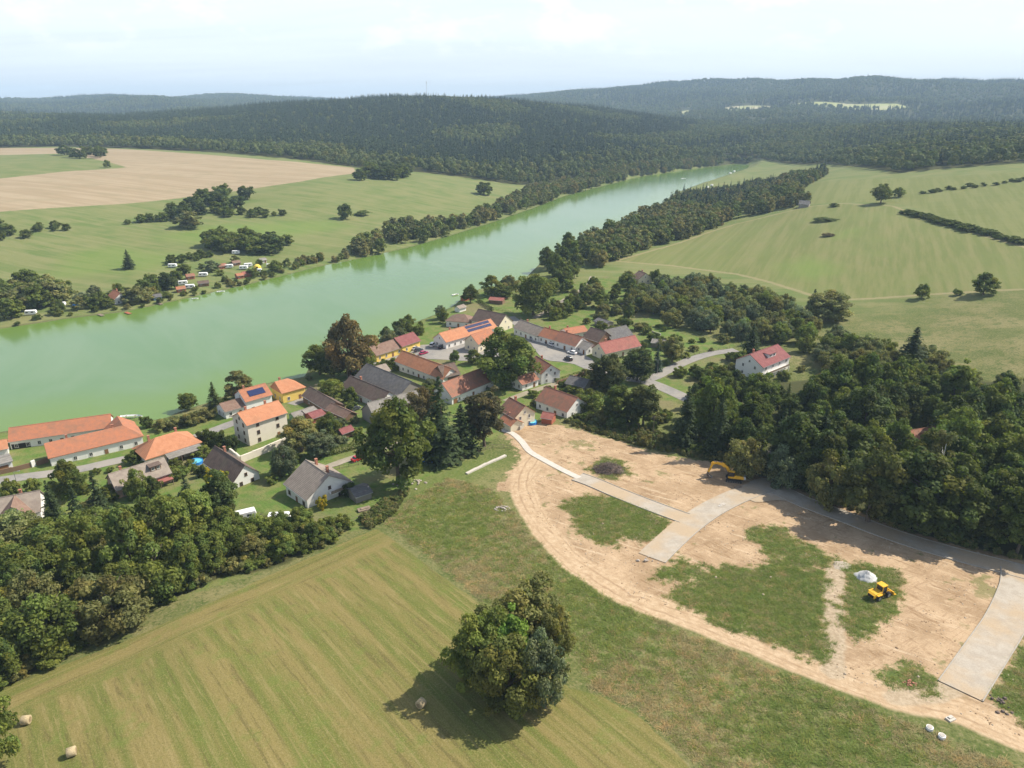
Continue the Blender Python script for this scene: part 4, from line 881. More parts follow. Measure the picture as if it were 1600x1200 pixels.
# ------------------------------------------------------------------ buildings
def tile_fn(base, worn, moss=0.3):
    def fn(g, b):
        o = g.obj(); p = g.pos(); n1 = g.noise(p, 0.8, 5, 0.65); n2 = g.noise(p, 3.2, 3, 0.6); n3 = g.noise(p, 0.22, 3)
        c = g.mix(g.ramp(n1, 0.35, 0.65), base, worn); c = g.mix(g.ramp(n2, 0.55, 0.75, 0, 0.5), c, tuple(k*0.6 for k in base)); c = g.mix(g.ramp(n3, 0.5, 0.72, 0, moss), c, (0.13,0.12,0.08))
        w = N(g.nt, 'ShaderNodeTexWave'); w.bands_direction = 'Z'; w.inputs['Scale'].default_value = 1.5; g.put(w.inputs['Vector'], o)
        w2 = N(g.nt, 'ShaderNodeTexWave'); w2.bands_direction = 'X'; w2.inputs['Scale'].default_value = 1.4; g.put(w2.inputs['Vector'], o)
        h = g.math('ADD', w.outputs['Fac'], g.math('MULTIPLY', w2.outputs['Fac'], 0.5))
        c = g.mix(g.ramp(w.outputs['Fac'], 0.15, 0.0, 0, 0.35), c, tuple(k*0.45 for k in base))
        g.put(b.inputs['Base Color'], c); g.put(b.inputs['Normal'], g.bump(h, 0.6, 0.05))
    return fn
RF = {}
for k, a, c, ms in (('orange',(0.43,0.185,0.095),(0.49,0.225,0.12),0.2),('oldorange',(0.42,0.165,0.085),(0.33,0.15,0.09),0.35),('rust',(0.34,0.145,0.09),(0.25,0.13,0.09),0.45),('brown',(0.19,0.115,0.085),(0.24,0.16,0.12),0.4),
    ('darkbrown',(0.115,0.08,0.066),(0.16,0.115,0.09),0.4),('grey',(0.20,0.185,0.17),(0.27,0.25,0.22),0.35),('slate',(0.105,0.10,0.10),(0.15,0.145,0.14),0.3),('red',(0.27,0.095,0.078),(0.33,0.13,0.10),0.25),('maroon',(0.20,0.068,0.066),(0.25,0.09,0.085),0.2),('taupe',(0.25,0.205,0.17),(0.32,0.27,0.22),0.25)):
    RF[k] = mat('roof_tiles_'+k, rough=0.85, fn=tile_fn(a, c, ms))
def wall_fn(col):
    def fn(g, b):
        p = g.pos(); n = g.noise(p, 0.6, 5, 0.6); n2 = g.noise(p, 4, 3)
        c = g.mix(g.ramp(n, 0.5, 0.75, 0, 0.35), col, tuple(k*0.72 for k in col)); c = g.mix(g.ramp(n2, 0.55, 0.8, 0, 0.2), c, tuple(k*0.8 for k in col))
        g.put(b.inputs['Base Color'], c); g.put(b.inputs['Normal'], g.bump(n2, 0.15, 0.02))
    return fn
WL = {k: mat('plaster_'+k, rough=0.9, fn=wall_fn(c)) for k, c in (('white',(0.76,0.745,0.71)),('cream',(0.70,0.63,0.47)),('yellow',(0.74,0.53,0.14)),('beige',(0.68,0.62,0.52)),('pink',(0.55,0.36,0.30)),('greywood',(0.26,0.235,0.20)),('brownwood',(0.20,0.125,0.075)),('redwood',(0.36,0.12,0.07)),('grey',(0.48,0.47,0.44)),('green',(0.16,0.27,0.17)),('bluewood',(0.2,0.33,0.5)))}
M_GLASS = mat('dark_window_glass', (0.03,0.035,0.042), 0.08, spec=0.6, var=0.05)
M_FRAME = mat('window_frame_paint', (0.62,0.60,0.56), 0.6); M_FRAMED = mat('brown_window_frame', (0.15,0.085,0.05), 0.6)
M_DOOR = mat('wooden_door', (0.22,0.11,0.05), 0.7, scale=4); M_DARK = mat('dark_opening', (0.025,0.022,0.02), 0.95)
M_METAL = mat('grey_metal', (0.38,0.38,0.39), 0.45, 0.7); M_BRICK = mat('chimney_brick', (0.38,0.17,0.11), 0.9, var=0.25, scale=5); M_SOLAR = mat('solar_cell', (0.02,0.03,0.09), 0.15, spec=0.6, var=0.05)
M_CONC = mat('old_concrete', (0.45,0.42,0.37), 0.9, var=0.2); M_WOOD = mat('weathered_wood', (0.24,0.19,0.14), 0.9, var=0.25, scale=3); M_WHITE = mat('white_paint', (0.80,0.80,0.79), 0.5, var=0.05)
_wm = {}
def win_meshes(w, h, dark):
    k = (round(w,2), round(h,2), dark)
    if k not in _wm:
        t = 0.11; f = MB(); f.box((0,-0.03,h-t/2),(w,0.10,t)); f.box((0,-0.05,t/2),(w+0.16,0.16,t)); f.box((-w/2+t/2,-0.03,h/2),(t,0.095,h-2*t)); f.box((w/2-t/2,-0.03,h/2),(t,0.095,h-2*t)); f.box((0,-0.03,h/2),(0.06,0.09,h-2*t))
        p = MB(); p.box((0,-0.005,h/2),(w-2*t+0.02,0.05,h-2*t+0.02)); _wm[k] = (f.mesh('window', M_FRAMED if dark else M_FRAME), p.mesh('pane', M_GLASS))
    return _wm[k]
def add_window(par, x, y, z, rz, w=1.0, h=1.3, dark=False):
    a, b = win_meshes(w, h, dark); o = bpy.data.objects.new('window', a); link(o, par); o.location = (x, y, z); o.rotation_euler = (0,0,rz); q = bpy.data.objects.new('pane', b); link(q, o); return o
def gable_wall(L, w, ze, zr, z0): 
    mb = MB(); x = L/2; y = w/2; v = []
    for s in (-1, 1): v += [(s*x,-y,z0),(s*x,y,z0),(s*x,y,ze),(s*x,0,zr),(s*x,-y,ze)]
    mb.add(v, [(0,4,3,2,1),(5,6,7,8,9),(0,5,9,4),(1,2,7,6),(0,1,6,5)]); return mb       # open on top, roof closes it
def gable_roof(L, w, ze, zr, o=0.45, og=0.35, t=0.16):
    s = (zr-ze)/(w/2); up = 0.10; y = w/2+o; x = L/2+og; mb = MB()
    pr = [(-y, ze-o*s+up),(0, zr+up),(y, ze-o*s+up),(y, ze-o*s+up-t),(0, zr+up-t),(-y, ze-o*s+up-t)]
    v = [(-x,)+p for p in pr]+[(x,)+p for p in pr]
    mb.add(v, [(0,6,7,1),(1,7,8,2),(2,8,9,3),(3,9,10,4),(4,10,11,5),(5,11,6,0),(0,1,4,5),(1,2,3,4),(6,11,10,7),(7,10,9,8)]); return mb
def hip_roof(L, w, ze, zr, o=0.45, t=0.16, both=True, hipl=True, hipr=True):
    s = (zr-ze)/(w/2); up = 0.10; y = w/2+o; x = L/2+o; ze2 = ze-o*s+up; zr2 = zr+up
    rl = -x+(y if hipl else 0); rr = x-(y if hipr else 0)
    if rl > rr: rl = rr = (rl+rr)/2
    v = [(-x,-y,ze2),(x,-y,ze2),(x,y,ze2),(-x,y,ze2),(rl,0,zr2),(rr,0,zr2),(-x,-y,ze2-t),(x,-y,ze2-t),(x,y,ze2-t),(-x,y,ze2-t)]
    return MB().add(v, [(0,1,5,4),(1,2,5),(2,3,4,5),(3,0,4),(6,7,1,0),(7,8,2,1),(8,9,3,2),(9,6,0,3),(9,8,7,6)])
HOUSES = []
def house(label, e1, e2, w, hw=3.2, rise=2.6, wall='white', roof='orange', kind='gable', chim=1, cat='house', name='house', group=None, win=True, rows=1, doors=1, gable_win=True, dark=False, away=True, ww=1.0, wh=1.3, wcount=None, toward=False, hipl=True, hipr=True, big_door=None, ridgecap=True, overh=0.45):
    """a building from the two ends of its eave as seen in the picture (at wall height hw), its depth w going away from the viewer"""
    A = P(e1[0], e1[1], hw); B = P(e2[0], e2[1], hw); d = Vector((B.x-A.x, B.y-A.y)); L = d.length; d.normalize(); n = Vector((-d.y, d.x))
    mid = Vector(((A.x+B.x)/2, (A.y+B.y)/2))
    if n.dot(mid) < 0: n = -n
    if toward: n = -n
    c = mid+n*(w/2); ang = math.atan2(d.y, d.x)
    if n.dot(Vector((-d.y, d.x))) < 0: ang += math.pi
    eave = (A.z+B.z)/2; z0 = gz(c.x, c.y); zs = [gz(*(c+d*(sx*L/2)+n*(sy*w/2))) for sx in (-1,1) for sy in (-1,1)]
    z0 = min(min(zs), z0); ze = max(eave-z0, 2.0); zr = ze+rise
    e = empty(name, (c.x, c.y, z0), ang, label, cat, group); KEEP.append((c.x, c.y, max(L, w)*0.45+1.5)); HOUSES.append((c.x, c.y, L, w, ang))
    if kind == 'hip':
        mb = MB(); mb.box((0,0,(ze-0.6)/2),(L,w,ze+0.6)); wo = mb.build('wall', WL[wall], e)
        ro = hip_roof(L, w, ze, zr, hipl=hipl, hipr=hipr).build('roof', RF[roof], e)
        if not hipl or not hipr:
            for s, hp in ((-1,hipl),(1,hipr)):
                if not hp: MB().add([(s*(L/2-0.01),-w/2,ze-0.1),(s*(L/2-0.01),w/2,ze-0.1),(s*(L/2-0.01),0,zr-0.05),(s*(L/2-0.25),-w/2,ze-0.1),(s*(L/2-0.25),w/2,ze-0.1),(s*(L/2-0.25),0,zr-0.05)],[(0,1,2),(5,4,3),(0,3,4,1),(1,4,5,2),(2,5,3,0)]).build('gable_wall', WL[wall], e)
    else:
        gable_wall(L, w, ze, zr, -0.6).build('wall', WL[wall], e)
        ro = gable_roof(L, w, ze, zr, overh).build('roof', RF[roof], e)
        if ridgecap: MB().tube([(-L/2-0.33,0,zr+0.09),(L/2+0.33,0,zr+0.09)], 0.13, 6).build('ridge_cap', RF[roof], ro)
        MB().bar((-L/2-0.3,-w/2-overh-0.06,ze-overh*rise/(w/2)+0.02),(L/2+0.3,-w/2-overh-0.06,ze-overh*rise/(w/2)+0.02),0.13).build('gutter', M_METAL, ro)
    for k in range(chim):
        cx = (-0.28+0.5*k)*L; cy = 0.12*w; ct = zr+0.75; c0 = zr-rise*0.24-0.25
        ch = MB(); ch.box((cx,cy,(ct+c0)/2),(0.6,0.6,ct-c0)); ch.box((cx,cy,ct+0.05),(0.74,0.74,0.1)); ch.build('chimney', M_BRICK, ro)
    if win:
        nfl = rows; fh = ze/nfl
        nw = wcount or max(1, int(L/3.3))
        for f in range(nfl):
            zc = f*fh+min(1.0, fh-wh-0.25)
            for i in range(nw):
                x = (i+0.5)/nw*L-L/2
                if f == 0 and doors and i == nw//2:
                    dm = MB(); dm.box((x,-w/2-0.01,1.02),(1.0,0.12,2.06)); dd = dm.build('door', M_DOOR, e); hm = MB(); hm.box((x+0.36,-w/2-0.1,1.05),(0.05,0.08,0.16)); hm.build('handle', M_METAL, dd); continue
                add_window(e, x, -w/2, zc, 0, ww, wh, dark)
            if gable_win:
                for s in (-1, 1):
                    for y in ((-w*0.22, w*0.22) if w > 5.5 else (0,)): add_window(e, s*L/2, y, zc, s*math.pi/2, ww*0.9, wh, dark)
        if gable_win and kind == 'gable' and rise > 2.2:
            for s in (-1, 1): add_window(e, s*L/2, 0, ze+0.25, s*math.pi/2, 0.8, 1.0, dark)
    if big_door:
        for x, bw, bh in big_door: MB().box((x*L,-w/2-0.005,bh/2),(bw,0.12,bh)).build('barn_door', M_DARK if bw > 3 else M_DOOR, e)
    return e, L, w, ze, zr
def wing(h, x, length, width, side, roof, wall, ze=None, rise=None, win=True):
    """a cross wing joined to the house, its gable facing out on side -1 (front) or +1 (back)"""
    e, L, w, z1, zr = h; ze = ze or z1; rise = rise or (zr-z1); y0 = side*(w/2-0.2); cy = y0+side*length/2
    g = gable_wall(length, width, ze, ze+rise, -0.6); g.build('wing_wall', WL[wall], e, loc=(x, cy, 0.003), rz=math.pi/2)
    LL = length+w*0.45; r = gable_roof(LL, width, ze, ze+rise); r.build('wing_roof', RF[roof], e, loc=(x, cy-side*w*0.225, 0.02), rz=math.pi/2)
    if win: 
        for q in (-width*0.22, width*0.22): add_window(e, x+q, y0+side*length, 1.0, 0 if side < 0 else math.pi, 0.9, 1.2)
    return e
def dormer(h, x, wd, hd, dep, roof, wall, side=-1):
    e, L, w, ze, zr = h; s = (zr-ze)/(w/2); y = side*w*0.30; zb = zr-abs(y)*s
    MB().box((x, y-side*dep*0.5+side*0.2, zb+hd/2-0.1),(wd, dep, hd+0.3)).build('dormer_wall', WL[wall], e)
    v = MB(); v.box((x, y-side*dep*0.55+side*0.25, zb+hd+0.1),(wd+0.5, dep+0.9, 0.16)); v.build('dormer_roof', RF[roof], e)
    for q in (-wd*0.25, wd*0.25): add_window(e, x+q, y+side*0.2, zb+0.15, 0 if side < 0 else math.pi, wd*0.3, hd*0.7)
def build_houses():
    H = house
    # along the left street
    H('long old barn with orange tiled roof standing between the street and the water', (14,689),(172,667), 8.5, 3.0, 2.7, 'white','oldorange', chim=0, doors=1, cat='barn', name='barn', big_door=[(-0.40,5.0,2.3)], wcount=9)
    h = H('white farmhouse with worn orange roof and a wing, street side of the barn', (77,713),(222,681), 8.2, 3.3, 2.9, 'white','oldorange', chim=2, wcount=6, kind='hip', hipl=False)
    wing(h, h[1]/2-4.2, 5.0, 8.0, 1, 'oldorange', 'white', win=False)
    H('small orange roofed outbuilding at the end of the barn', (-30,708),(11,700), 6, 2.6, 1.6, 'white','orange', chim=0, cat='shed', name='shed')
    H('grey roofed garage with orange wooden doors beside the farmyard lawn', (-30,732),(18,720), 5.5, 2.6, 0.5, 'white','grey', chim=0, cat='garage', name='garage', win=False, big_door=[(0.2,2.4,2.1)])
    h = H('bright orange hipped bungalow with a grey porch awning along the street', (228,716),(313,690), 10.0, 3.4, 3.2, 'cream','orange', kind='hip', chim=2)
    e, L, w, ze, zr = h; MB().add([(-L*0.18,-w/2-3.4,ze-0.85),(L*0.46,-w/2-3.4,ze-0.85),(L*0.46,-w/2-0.5,ze-0.25),(-L*0.18,-w/2-0.5,ze-0.25),(-L*0.18,-w/2-3.4,ze-0.97),(L*0.46,-w/2-3.4,ze-0.97),(L*0.46,-w/2-0.5,ze-0.37),(-L*0.18,-w/2-0.5,ze-0.37)],[(0,1,2,3),(7,6,5,4),(0,4,5,1),(1,5,6,2),(2,6,7,3),(3,7,4,0)]).build('porch_awning', RF['grey'], e)
    for x in (-0.16,0.05,0.25,0.44): MB().box((x*L,-w/2-3.25,(ze-1.0)/2-0.3),(0.14,0.14,ze-0.45)).build('porch_post', M_WOOD, e)
    h = H('pinkish cottage with weathered brown roof and dark dormer behind garden trees', (182,764),(266,738), 8.5, 2.9, 2.9, 'pink','taupe', chim=1)
    dormer(h, h[1]*0.28, 2.8, 1.3, 2.4, 'darkbrown', 'brownwood')
    e, L, w, ze, zr = h; MB().box((L*0.36,-w/2-1.3,2.3),(3.6,2.6,0.14)).build('red_canopy', RF['red'], e)
    for q in (-1.6,1.6): MB().box((L*0.36+q,-w/2-2.4,0.9),(0.14,0.14,2.7)).build('canopy_post', M_WOOD, e)
    h = H('brown roofed house with a cross gable behind the dark spruces', (-45,818),(62,797), 8.5, 3.4, 3.3, 'white','taupe', chim=2)
    wing(h, h[1]*0.14, 2.0, 7.5, -1, 'brown', 'white', rise=3.3)
    H('white walled house with red door corner by the weeping willow', (-45,868),(14,848), 6, 3.0, 2.0, 'white','red', chim=0)
    H('white gabled cottage with a steep dark brown roof beside golden thujas', (320,724),(364,750), 7.5, 2.8, 3.6, 'white','darkbrown', chim=1, dark=True, overh=0.4)
    h = H('tall three storey beige house with bright orange roof above old foundations', (386,664),(447,644), 9.5, 7.2, 2.6, 'beige','orange', chim=2, rows=3, wcount=2, dark=True)
    h = H('orange roofed house with a dark solar collector behind the tall beige house', (384,627),(424,616), 9.0, 4.5, 2.8, 'white','oldorange', chim=1)
    e, L, w, ze, zr = h; s = (zr-ze)/(w/2)
    pn = MB(); pn.box((0,0,0),(L*0.62,2.6,0.10)); o = pn.build('solar_collector', M_SOLAR, e); o.location = (0.3,-w*0.27,zr-w*0.27*s+0.26); o.rotation_euler = (math.atan(s),0,0)
    H('low white annexe with brown roof on the lake side of the solar house', (352,643),(382,634), 7.0, 2.8, 1.8, 'white','brown', chim=0, cat='annexe', name='annexe')
    H('yellow house with half hipped bright orange roof near the water', (441,613),(476,604), 8.5, 4.2, 3.0, 'yellow','orange', kind='hip', hipl=False, chim=1, rows=1, wcount=2)
    H('long low brown roofed shed running down from the yellow orange roofed house', (473,619),(512,639), 6.5, 2.4, 2.2, 'brownwood','darkbrown', chim=0, cat='shed', name='shed', wcount=2)
    H('lower brown roofed lean shed continuing the long shed', (510,640),(540,651), 4.5, 2.0, 1.4, 'brownwood','brown', chim=0, cat='shed', name='shed', win=False)
    H('farmhouse with long dark brown roof in front of the slate barn', (535,606),(594,627), 8.0, 2.8, 3.0, 'white','darkbrown', chim=1, wcount=5)
    H('big slate grey barn with wooden gable beside the orange long house', (556,590),(624,614), 11.0, 3.4, 3.6, 'greywood','slate', chim=0, cat='barn', name='barn', win=False, doors=0)
    H('long weathered grey barn with a wooden gable above the garden hedge', (587,655),(662,634), 10.0, 2.8, 4.0, 'greywood','grey', chim=0, cat='barn', name='barn', win=False)
    H('small white house with grey brown roof beside the long orange house', (584,585),(609,578), 6.5, 2.8, 1.7, 'white','taupe', chim=0)
    H('long white house with clean orange roof on the square', (618,566),(692,589), 8.0, 3.3, 3.2, 'white','orange', chim=0, wcount=9)
    H('dark wooden barn end joined to the long orange roofed house', (694,589),(718,583), 8.5, 3.0, 3.0, 'brownwood','darkbrown', chim=0, cat='barn', name='barn', win=False)
    H('white barn house with rusty patched roof beside the large oak', (706,619),(771,593), 9.0, 3.2, 3.8, 'white','rust', chim=0, wcount=3, big_door=[(-0.42,2.0,2.3)])
    H('yellow cottage with brown roof facing the square', (588,555),(638,538), 7.5, 3.2, 2.8, 'yellow','brown', chim=1, wcount=5)
    H('yellow house with dark red roof and an arched gateway', (628,541),(656,531), 8.5, 3.6, 2.8, 'yellow','maroon', chim=0, wcount=2)
    h = H('long house with orange roof and blue solar panels on the square', (697,534),(776,511), 8.5, 3.4, 3.0, 'white','orange', chim=1, wcount=9)
    e, L, w, ze, zr = h; s = (zr-ze)/(w/2)
    for i in range(14):
        for j in range(2):
            o = MB().box((0,0,0),(0.95,1.5,0.06)).build('solar_panel', M_SOLAR, e); o.location = (-L*0.02+i*1.05,-0.95-j*1.62,zr-(0.95+j*1.62)*s+0.2); o.rotation_euler = (math.atan(s),0,0)
    H('cream gabled house with orange roof standing out into the square', (747,537),(776,527), 8.0, 4.0, 3.2, 'cream','oldorange', chim=0, wcount=3)
    H('large cream barn with dark brown roof at the lake end of the square', (737,501),(779,508), 11.0, 3.8, 4.2, 'cream','darkbrown', chim=0, wcount=3, cat='barn', name='barn', doors=0)
    H('white house with brown hipped roof beside the lake', (697,501),(735,503), 9.0, 3.0, 2.4, 'white','brown', kind='hip', chim=0)
    H('row house with grey brown roof beside the cobbled road', (803,512),(841,524), 8.0, 3.2, 2.8, 'white','taupe', chim=1)
    H('narrow row house with orange roof between two brown roofed ones', (842,524),(865,530), 8.0, 3.2, 2.7, 'white','oldorange', chim=1, wcount=3)
    H('row house with rusty brown roof and white gable', (866,531),(899,540), 8.5, 3.3, 3.0, 'white','rust', chim=1)
    H('small grey roofed house at the end of the row', (901,541),(916,546), 7, 2.6, 1.8, 'white','grey', chim=0, wcount=2)
    H('flat orange roofed extension behind the row houses', (888,522),(918,517), 7, 3.0, 1.6, 'white','oldorange', chim=1)
    H('dark roofed barn with open gable behind the row houses', (912,526),(935,533), 9, 3.0, 3.4, 'brownwood','darkbrown', chim=0, cat='barn', name='barn', win=False)
    H('slate roofed barn behind the red roofed cream house', (955,530),(988,522), 9, 2.8, 3.0, 'greywood','slate', chim=0, cat='barn', name='barn', win=False)
    H('cream house with red roof beside the road fork', (946,552),(1001,539), 8.5, 3.2, 3.2, 'cream','red', chim=1, wcount=5)
    h = H('white villa with brown roof and balcony beside the large oak', (824,570),(846,583), 8.0, 4.6, 2.8, 'white','rust', chim=1, rows=2, wcount=2)
    H('small white garage house with brown roof below the white villa', (816,600),(841,592), 6.0, 2.7, 1.8, 'white','rust', chim=0, wcount=2)
    h = H('cream house with red brown roof where the concrete footpath begins', (781,640),(804,651), 8.0, 4.4, 3.0, 'cream','rust', chim=1, rows=2, wcount=2)
    H('low orange roofed wing of the cream footpath house', (782,656),(798,664), 4.5, 2.5, 1.4, 'cream','oldorange', chim=1, win=False, cat='annexe', name='annexe')
    H('house with broad red tiled roof and white ridge above the site', (838,626),(886,641), 10.0, 2.9, 3.4, 'white','rust', chim=1)
    H('small bright red roofed shed beside the broad red tiled house', (846,652),(862,654), 4.0, 2.2, 1.0, 'redwood','red', chim=0, cat='shed', name='shed', win=False)
    H('dark grey roofed garage beside the garden lane', (884,598),(913,604), 7, 2.4, 1.6, 'greywood','slate', chim=0, cat='garage', name='garage', win=False)
    h = H('large white house with maroon roof, dormer and balconies', (1192,574),(1234,556), 11.5, 5.4, 3.4, 'white','maroon', chim=1, rows=2, wcount=4)
    dormer(h, 0, 5.0, 1.4, 3.0, 'maroon', 'white')
    e, L, w, ze, zr = h
    MB().box((0,-w/2-0.75,2.75),(L*0.8,1.5,0.18)).build('balcony', WL['white'], e); MB().box((0,-w/2-1.45,3.25),(L*0.8,0.08,0.9)).build('balcony_railing', M_WOOD, e)
    for x in (-0.39,-0.13,0.13,0.39): MB().box((x*L,-w/2-1.4,1.1),(0.25,0.25,3.3)).build('balcony_post', WL['white'], e)
    H('orange roofed white house half hidden in the right wood', (1300,606),(1366,592), 10.0, 5.0, 3.6, 'white','orange', chim=1, rows=2)
    H('brown roofed house deep in the right wood', (1425,700),(1495,688), 9.0, 3.2, 3.0, 'white','rust', chim=0)
    H('pale grey roofed shed behind the excavator bushes', (1196,712),(1226,722), 6, 2.4, 1.4, 'greywood','grey', chim=0, cat='shed', name='shed', win=False)
    h = H('white house with grey brown saddle roof and balcony beside the hay field', (446,757),(479,777), 13.0, 3.2, 4.3, 'white','taupe', chim=2, dark=True, gable_win=True, ww=1.2)
    e, L, w, ze, zr = h
    MB().box((L/2+0.7,w*0.22,ze-0.7),(1.4,w*0.5,0.18)).build('balcony', WL['white'], e); MB().box((L/2+1.36,w*0.22,ze-0.2),(0.08,w*0.5,0.85)).build('balcony_railing', M_WOOD, e)
    H('low weathered wooden shed behind the white balcony house', (556,776),(580,768), 5, 2.0, 0.9, 'greywood','slate', chim=0, cat='shed', name='shed', win=False)
    # small garden buildings
    for a in (('green garden hut with a white roof beside the pink shed', (461,652),(474,648), 4, 'green','grey'), ('ribbed white roofed shelter beside the pink shed', (481,648),(497,642), 5, 'white','grey'), ('red brick shed with pink roof in the garden', (489,653),(508,647), 5, 'redwood','maroon'),
        ('little brown playhouse with maroon roof on the garden lawn', (535,677),(552,671), 3.0, 'brownwood','maroon'), ('garden gazebo with grey roof beside the red roofed cream house', (1018,535),(1036,537), 5, 'greywood','grey'),
        ('dark garden shed on the slope above the row houses', (929,501),(947,506), 5, 'greywood','slate'), ('little dark hut in the bushes above the row houses', (970,474),(982,476), 3.5, 'brownwood','slate'), ('red roofed boathouse on the lake bank', (764,468),(785,470), 5, 'brownwood','red'),
        ('orange boat hut at the water edge', (727,465),(740,461), 4, 'redwood','oldorange'), ('small white hut below the orange boat hut', (718,482),(728,479), 3.5, 'white','taupe'), ('wooden hen house at the edge of the hay field wood', (163,970),(180,962), 2.5, 'brownwood','brown')):
        H(a[0], a[1], a[2], a[3], 2.1, 0.9, a[4], a[5], chim=0, cat='shed', name='shed', win=False, doors=0)
    # beyond
    H('white cottage with red roof across the lake', (168,464),(178,467), 7.5, 3.2, 3.0, 'white','oldorange', chim=1, wcount=2)
    H('long grey roofed cottage next to the white cottage across the lake', (184,464),(200,460), 6, 2.5, 1.5, 'grey','grey', chim=0, wcount=2)
    H('white gabled house at the corner of the mown field', (988,432),(998,436), 9, 3.4, 3.2, 'cream','brown', chim=1, wcount=2)
    H('dark roofed field barn at the end of the tree strip', (1248,320),(1264,318), 9, 3.0, 2.6, 'greywood','slate', chim=0, cat='barn', name='barn', win=False)
    H('bluish roofed cabin in the lakeside trees', (1072,340),(1086,342), 7, 3, 2.2, 'greywood','slate', chim=0, cat='cabin', name='cabin', win=False)
build_houses()
# ------------------------------------------------------------------ vehicles, machines and small things
PAINT = {k: mat('car_paint_'+k, c, 0.25, 0.0, var=0.03, spec=0.6) for k, c in (('white',(0.80,0.80,0.80)),('black',(0.02,0.02,0.024)),('red',(0.42,0.02,0.025)),('silver',(0.45,0.46,0.48)),('magenta',(0.36,0.03,0.09)),('dark',(0.05,0.055,0.07)),('blue',(0.05,0.12,0.35)))}
M_TYRE = mat('rubber', (0.025,0.025,0.025), 0.9); M_YEL = mat('machine_yellow', (0.72,0.40,0.03), 0.45, var=0.12, scale=2.5); M_STEEL = mat('worn_steel', (0.16,0.14,0.125), 0.6, 0.5); M_BLACK = mat('black_plastic', (0.03,0.03,0.03), 0.7)
def wheel_mesh(r, w, n=14):
    mb = MB(); mb.tube([(0,-w/2,0),(0,-w/2+0.03,0),(0,w/2-0.03,0),(0,w/2,0)], [r*0.9,r,r,r*0.9], n); return mb.mesh('wheel', M_TYRE, False)
def rim_mesh(r, w): return MB().tube([(0,-w/2-0.012,0),(0,w/2+0.012,0)], r*0.58, 10).mesh('rim', M_METAL)
def add_wheels(e, pos, r, w):
    a, b = wheel_mesh(r, w), rim_mesh(r, w)
    for x, y in pos: o = bpy.data.objects.new('wheel', a); link(o, e); o.location = (x, y, r); q = bpy.data.objects.new('rim', b); link(q, o)
def make_car(paint, van=False):
    e = empty('parked_car', (0,0,0)); h = 1.75 if van else 1.46
    bd = MB(); bd.hull([(-2.12,0.30),(2.08,0.28),(2.16,0.62),(1.95,0.80),(1.1,0.92),(-1.75,0.95),(-2.1,0.9),(-2.18,0.6)], -0.86, 0.86, 0.06); bd.build('body', PAINT[paint], e)
    cb = MB(); x0 = -2.0 if van else -1.75
    pr = [(x0,0.9),(1.15,0.9),(0.35,h-0.04),(x0+0.45,h-0.04)] if not van else [(x0,0.9),(1.25,0.9),(0.7,h-0.04),(x0+0.12,h-0.04)]
    cb.hull(pr, -0.76, 0.76, 0.10); cb.build('windows', M_GLASS, e)
    rf = MB(); rf.box(((pr[2][0]+pr[3][0])/2,0,h),(pr[2][0]-pr[3][0]+0.12,1.34,0.07), taper=0.94); rf.build('roof', PAINT[paint], e)
    for s in (-1,1): MB().box((2.1,s*0.62,0.66),(0.12,0.34,0.14)).build('headlight', M_WHITE, e); MB().box((-2.13,s*0.66,0.74),(0.1,0.26,0.16)).build('tail_light', PAINT['red'], e)
    add_wheels(e, [(1.3,0.78),(1.3,-0.78),(-1.3,0.78),(-1.3,-0.78)], 0.32, 0.2); return e
CARS = {}
def car(px, py, paint, heading, label, van=False, group=None):
    """heading: picture point the car points towards"""
    k = (paint, van); v = P(px, py); q = P(*heading)
    if k not in CARS: CARS[k] = e = make_car(paint, van)
    else: e = copy_tree(CARS[k])
    e.location = (v.x, v.y, v.z+0.11); e.rotation_euler = (0,0,math.atan2(q.y-v.y, q.x-v.x)); tag(e, label, 'car', group); return e
def build_cars():
    for a in ((649,546,'silver',(665,541),'silver car parked at the yellow cottage end of the square'),(654,549,'dark',(670,544),'dark blue car between the silver and the magenta car'),(662,553.5,'magenta',(680,548),'magenta car parked on the square'),
        (676,541,'white',(690,530),'white van parked by the solar panel house',True),(690,544,'black',(706,536),'black car between the white van and the red car'),(705,540.5,'red',(722,535),'red car in front of the solar panel house'),(779,531,'white',(790,522),'white car beside the cream gabled house'),
        (830,530,'silver',(820,517),'silver car at the top of the row houses'),(852,536,'black',(835,529),'black car before the narrow orange row house'),(861,540,'white',(845,533),'white estate car before the row houses'),(874,543,'white',(858,538),'white car before the rusty roofed row house'),
        (894,553,'white',(878,549),'white car standing alone at the end of the row'),(888,563,'black',(872,556),'black van on the garden side of the road',True),(555,641,'dark',(565,637),'dark car parked behind the grey barn'),(560,719,'red',(580,711),'red car on the garden lane by the big oak'),
        (1002,432,'silver',(1010,431),'silver car beside the white gabled house at the mown field'),(691,719,'dark',(702,714),'dark car beside the round blue pool')):
        car(a[0], a[1], a[2], a[3], a[4], a[5] if len(a) > 5 else False)
build_cars()
def make_caravan():
    e = empty('caravan', (0,0,0)); b = MB(); b.hull([(-2.6,0.5),(2.3,0.5),(2.75,1.2),(2.45,2.5),(-2.4,2.55),(-2.75,1.3)], -1.1, 1.1, 0.05); b.build('body', M_WHITE, e)
    for x in (-1.5,0.9): 
        for s in (-1,1): MB().box((x,s*1.1,1.65),(1.1,0.05,0.6)).build('window', M_GLASS, e)
    MB().bar((2.5,0,0.55),(3.8,0,0.45),0.14).build('hitch', M_STEEL, e); add_wheels(e, [(-0.2,1.0),(-0.2,-1.0)], 0.33, 0.18); return e
CV = []
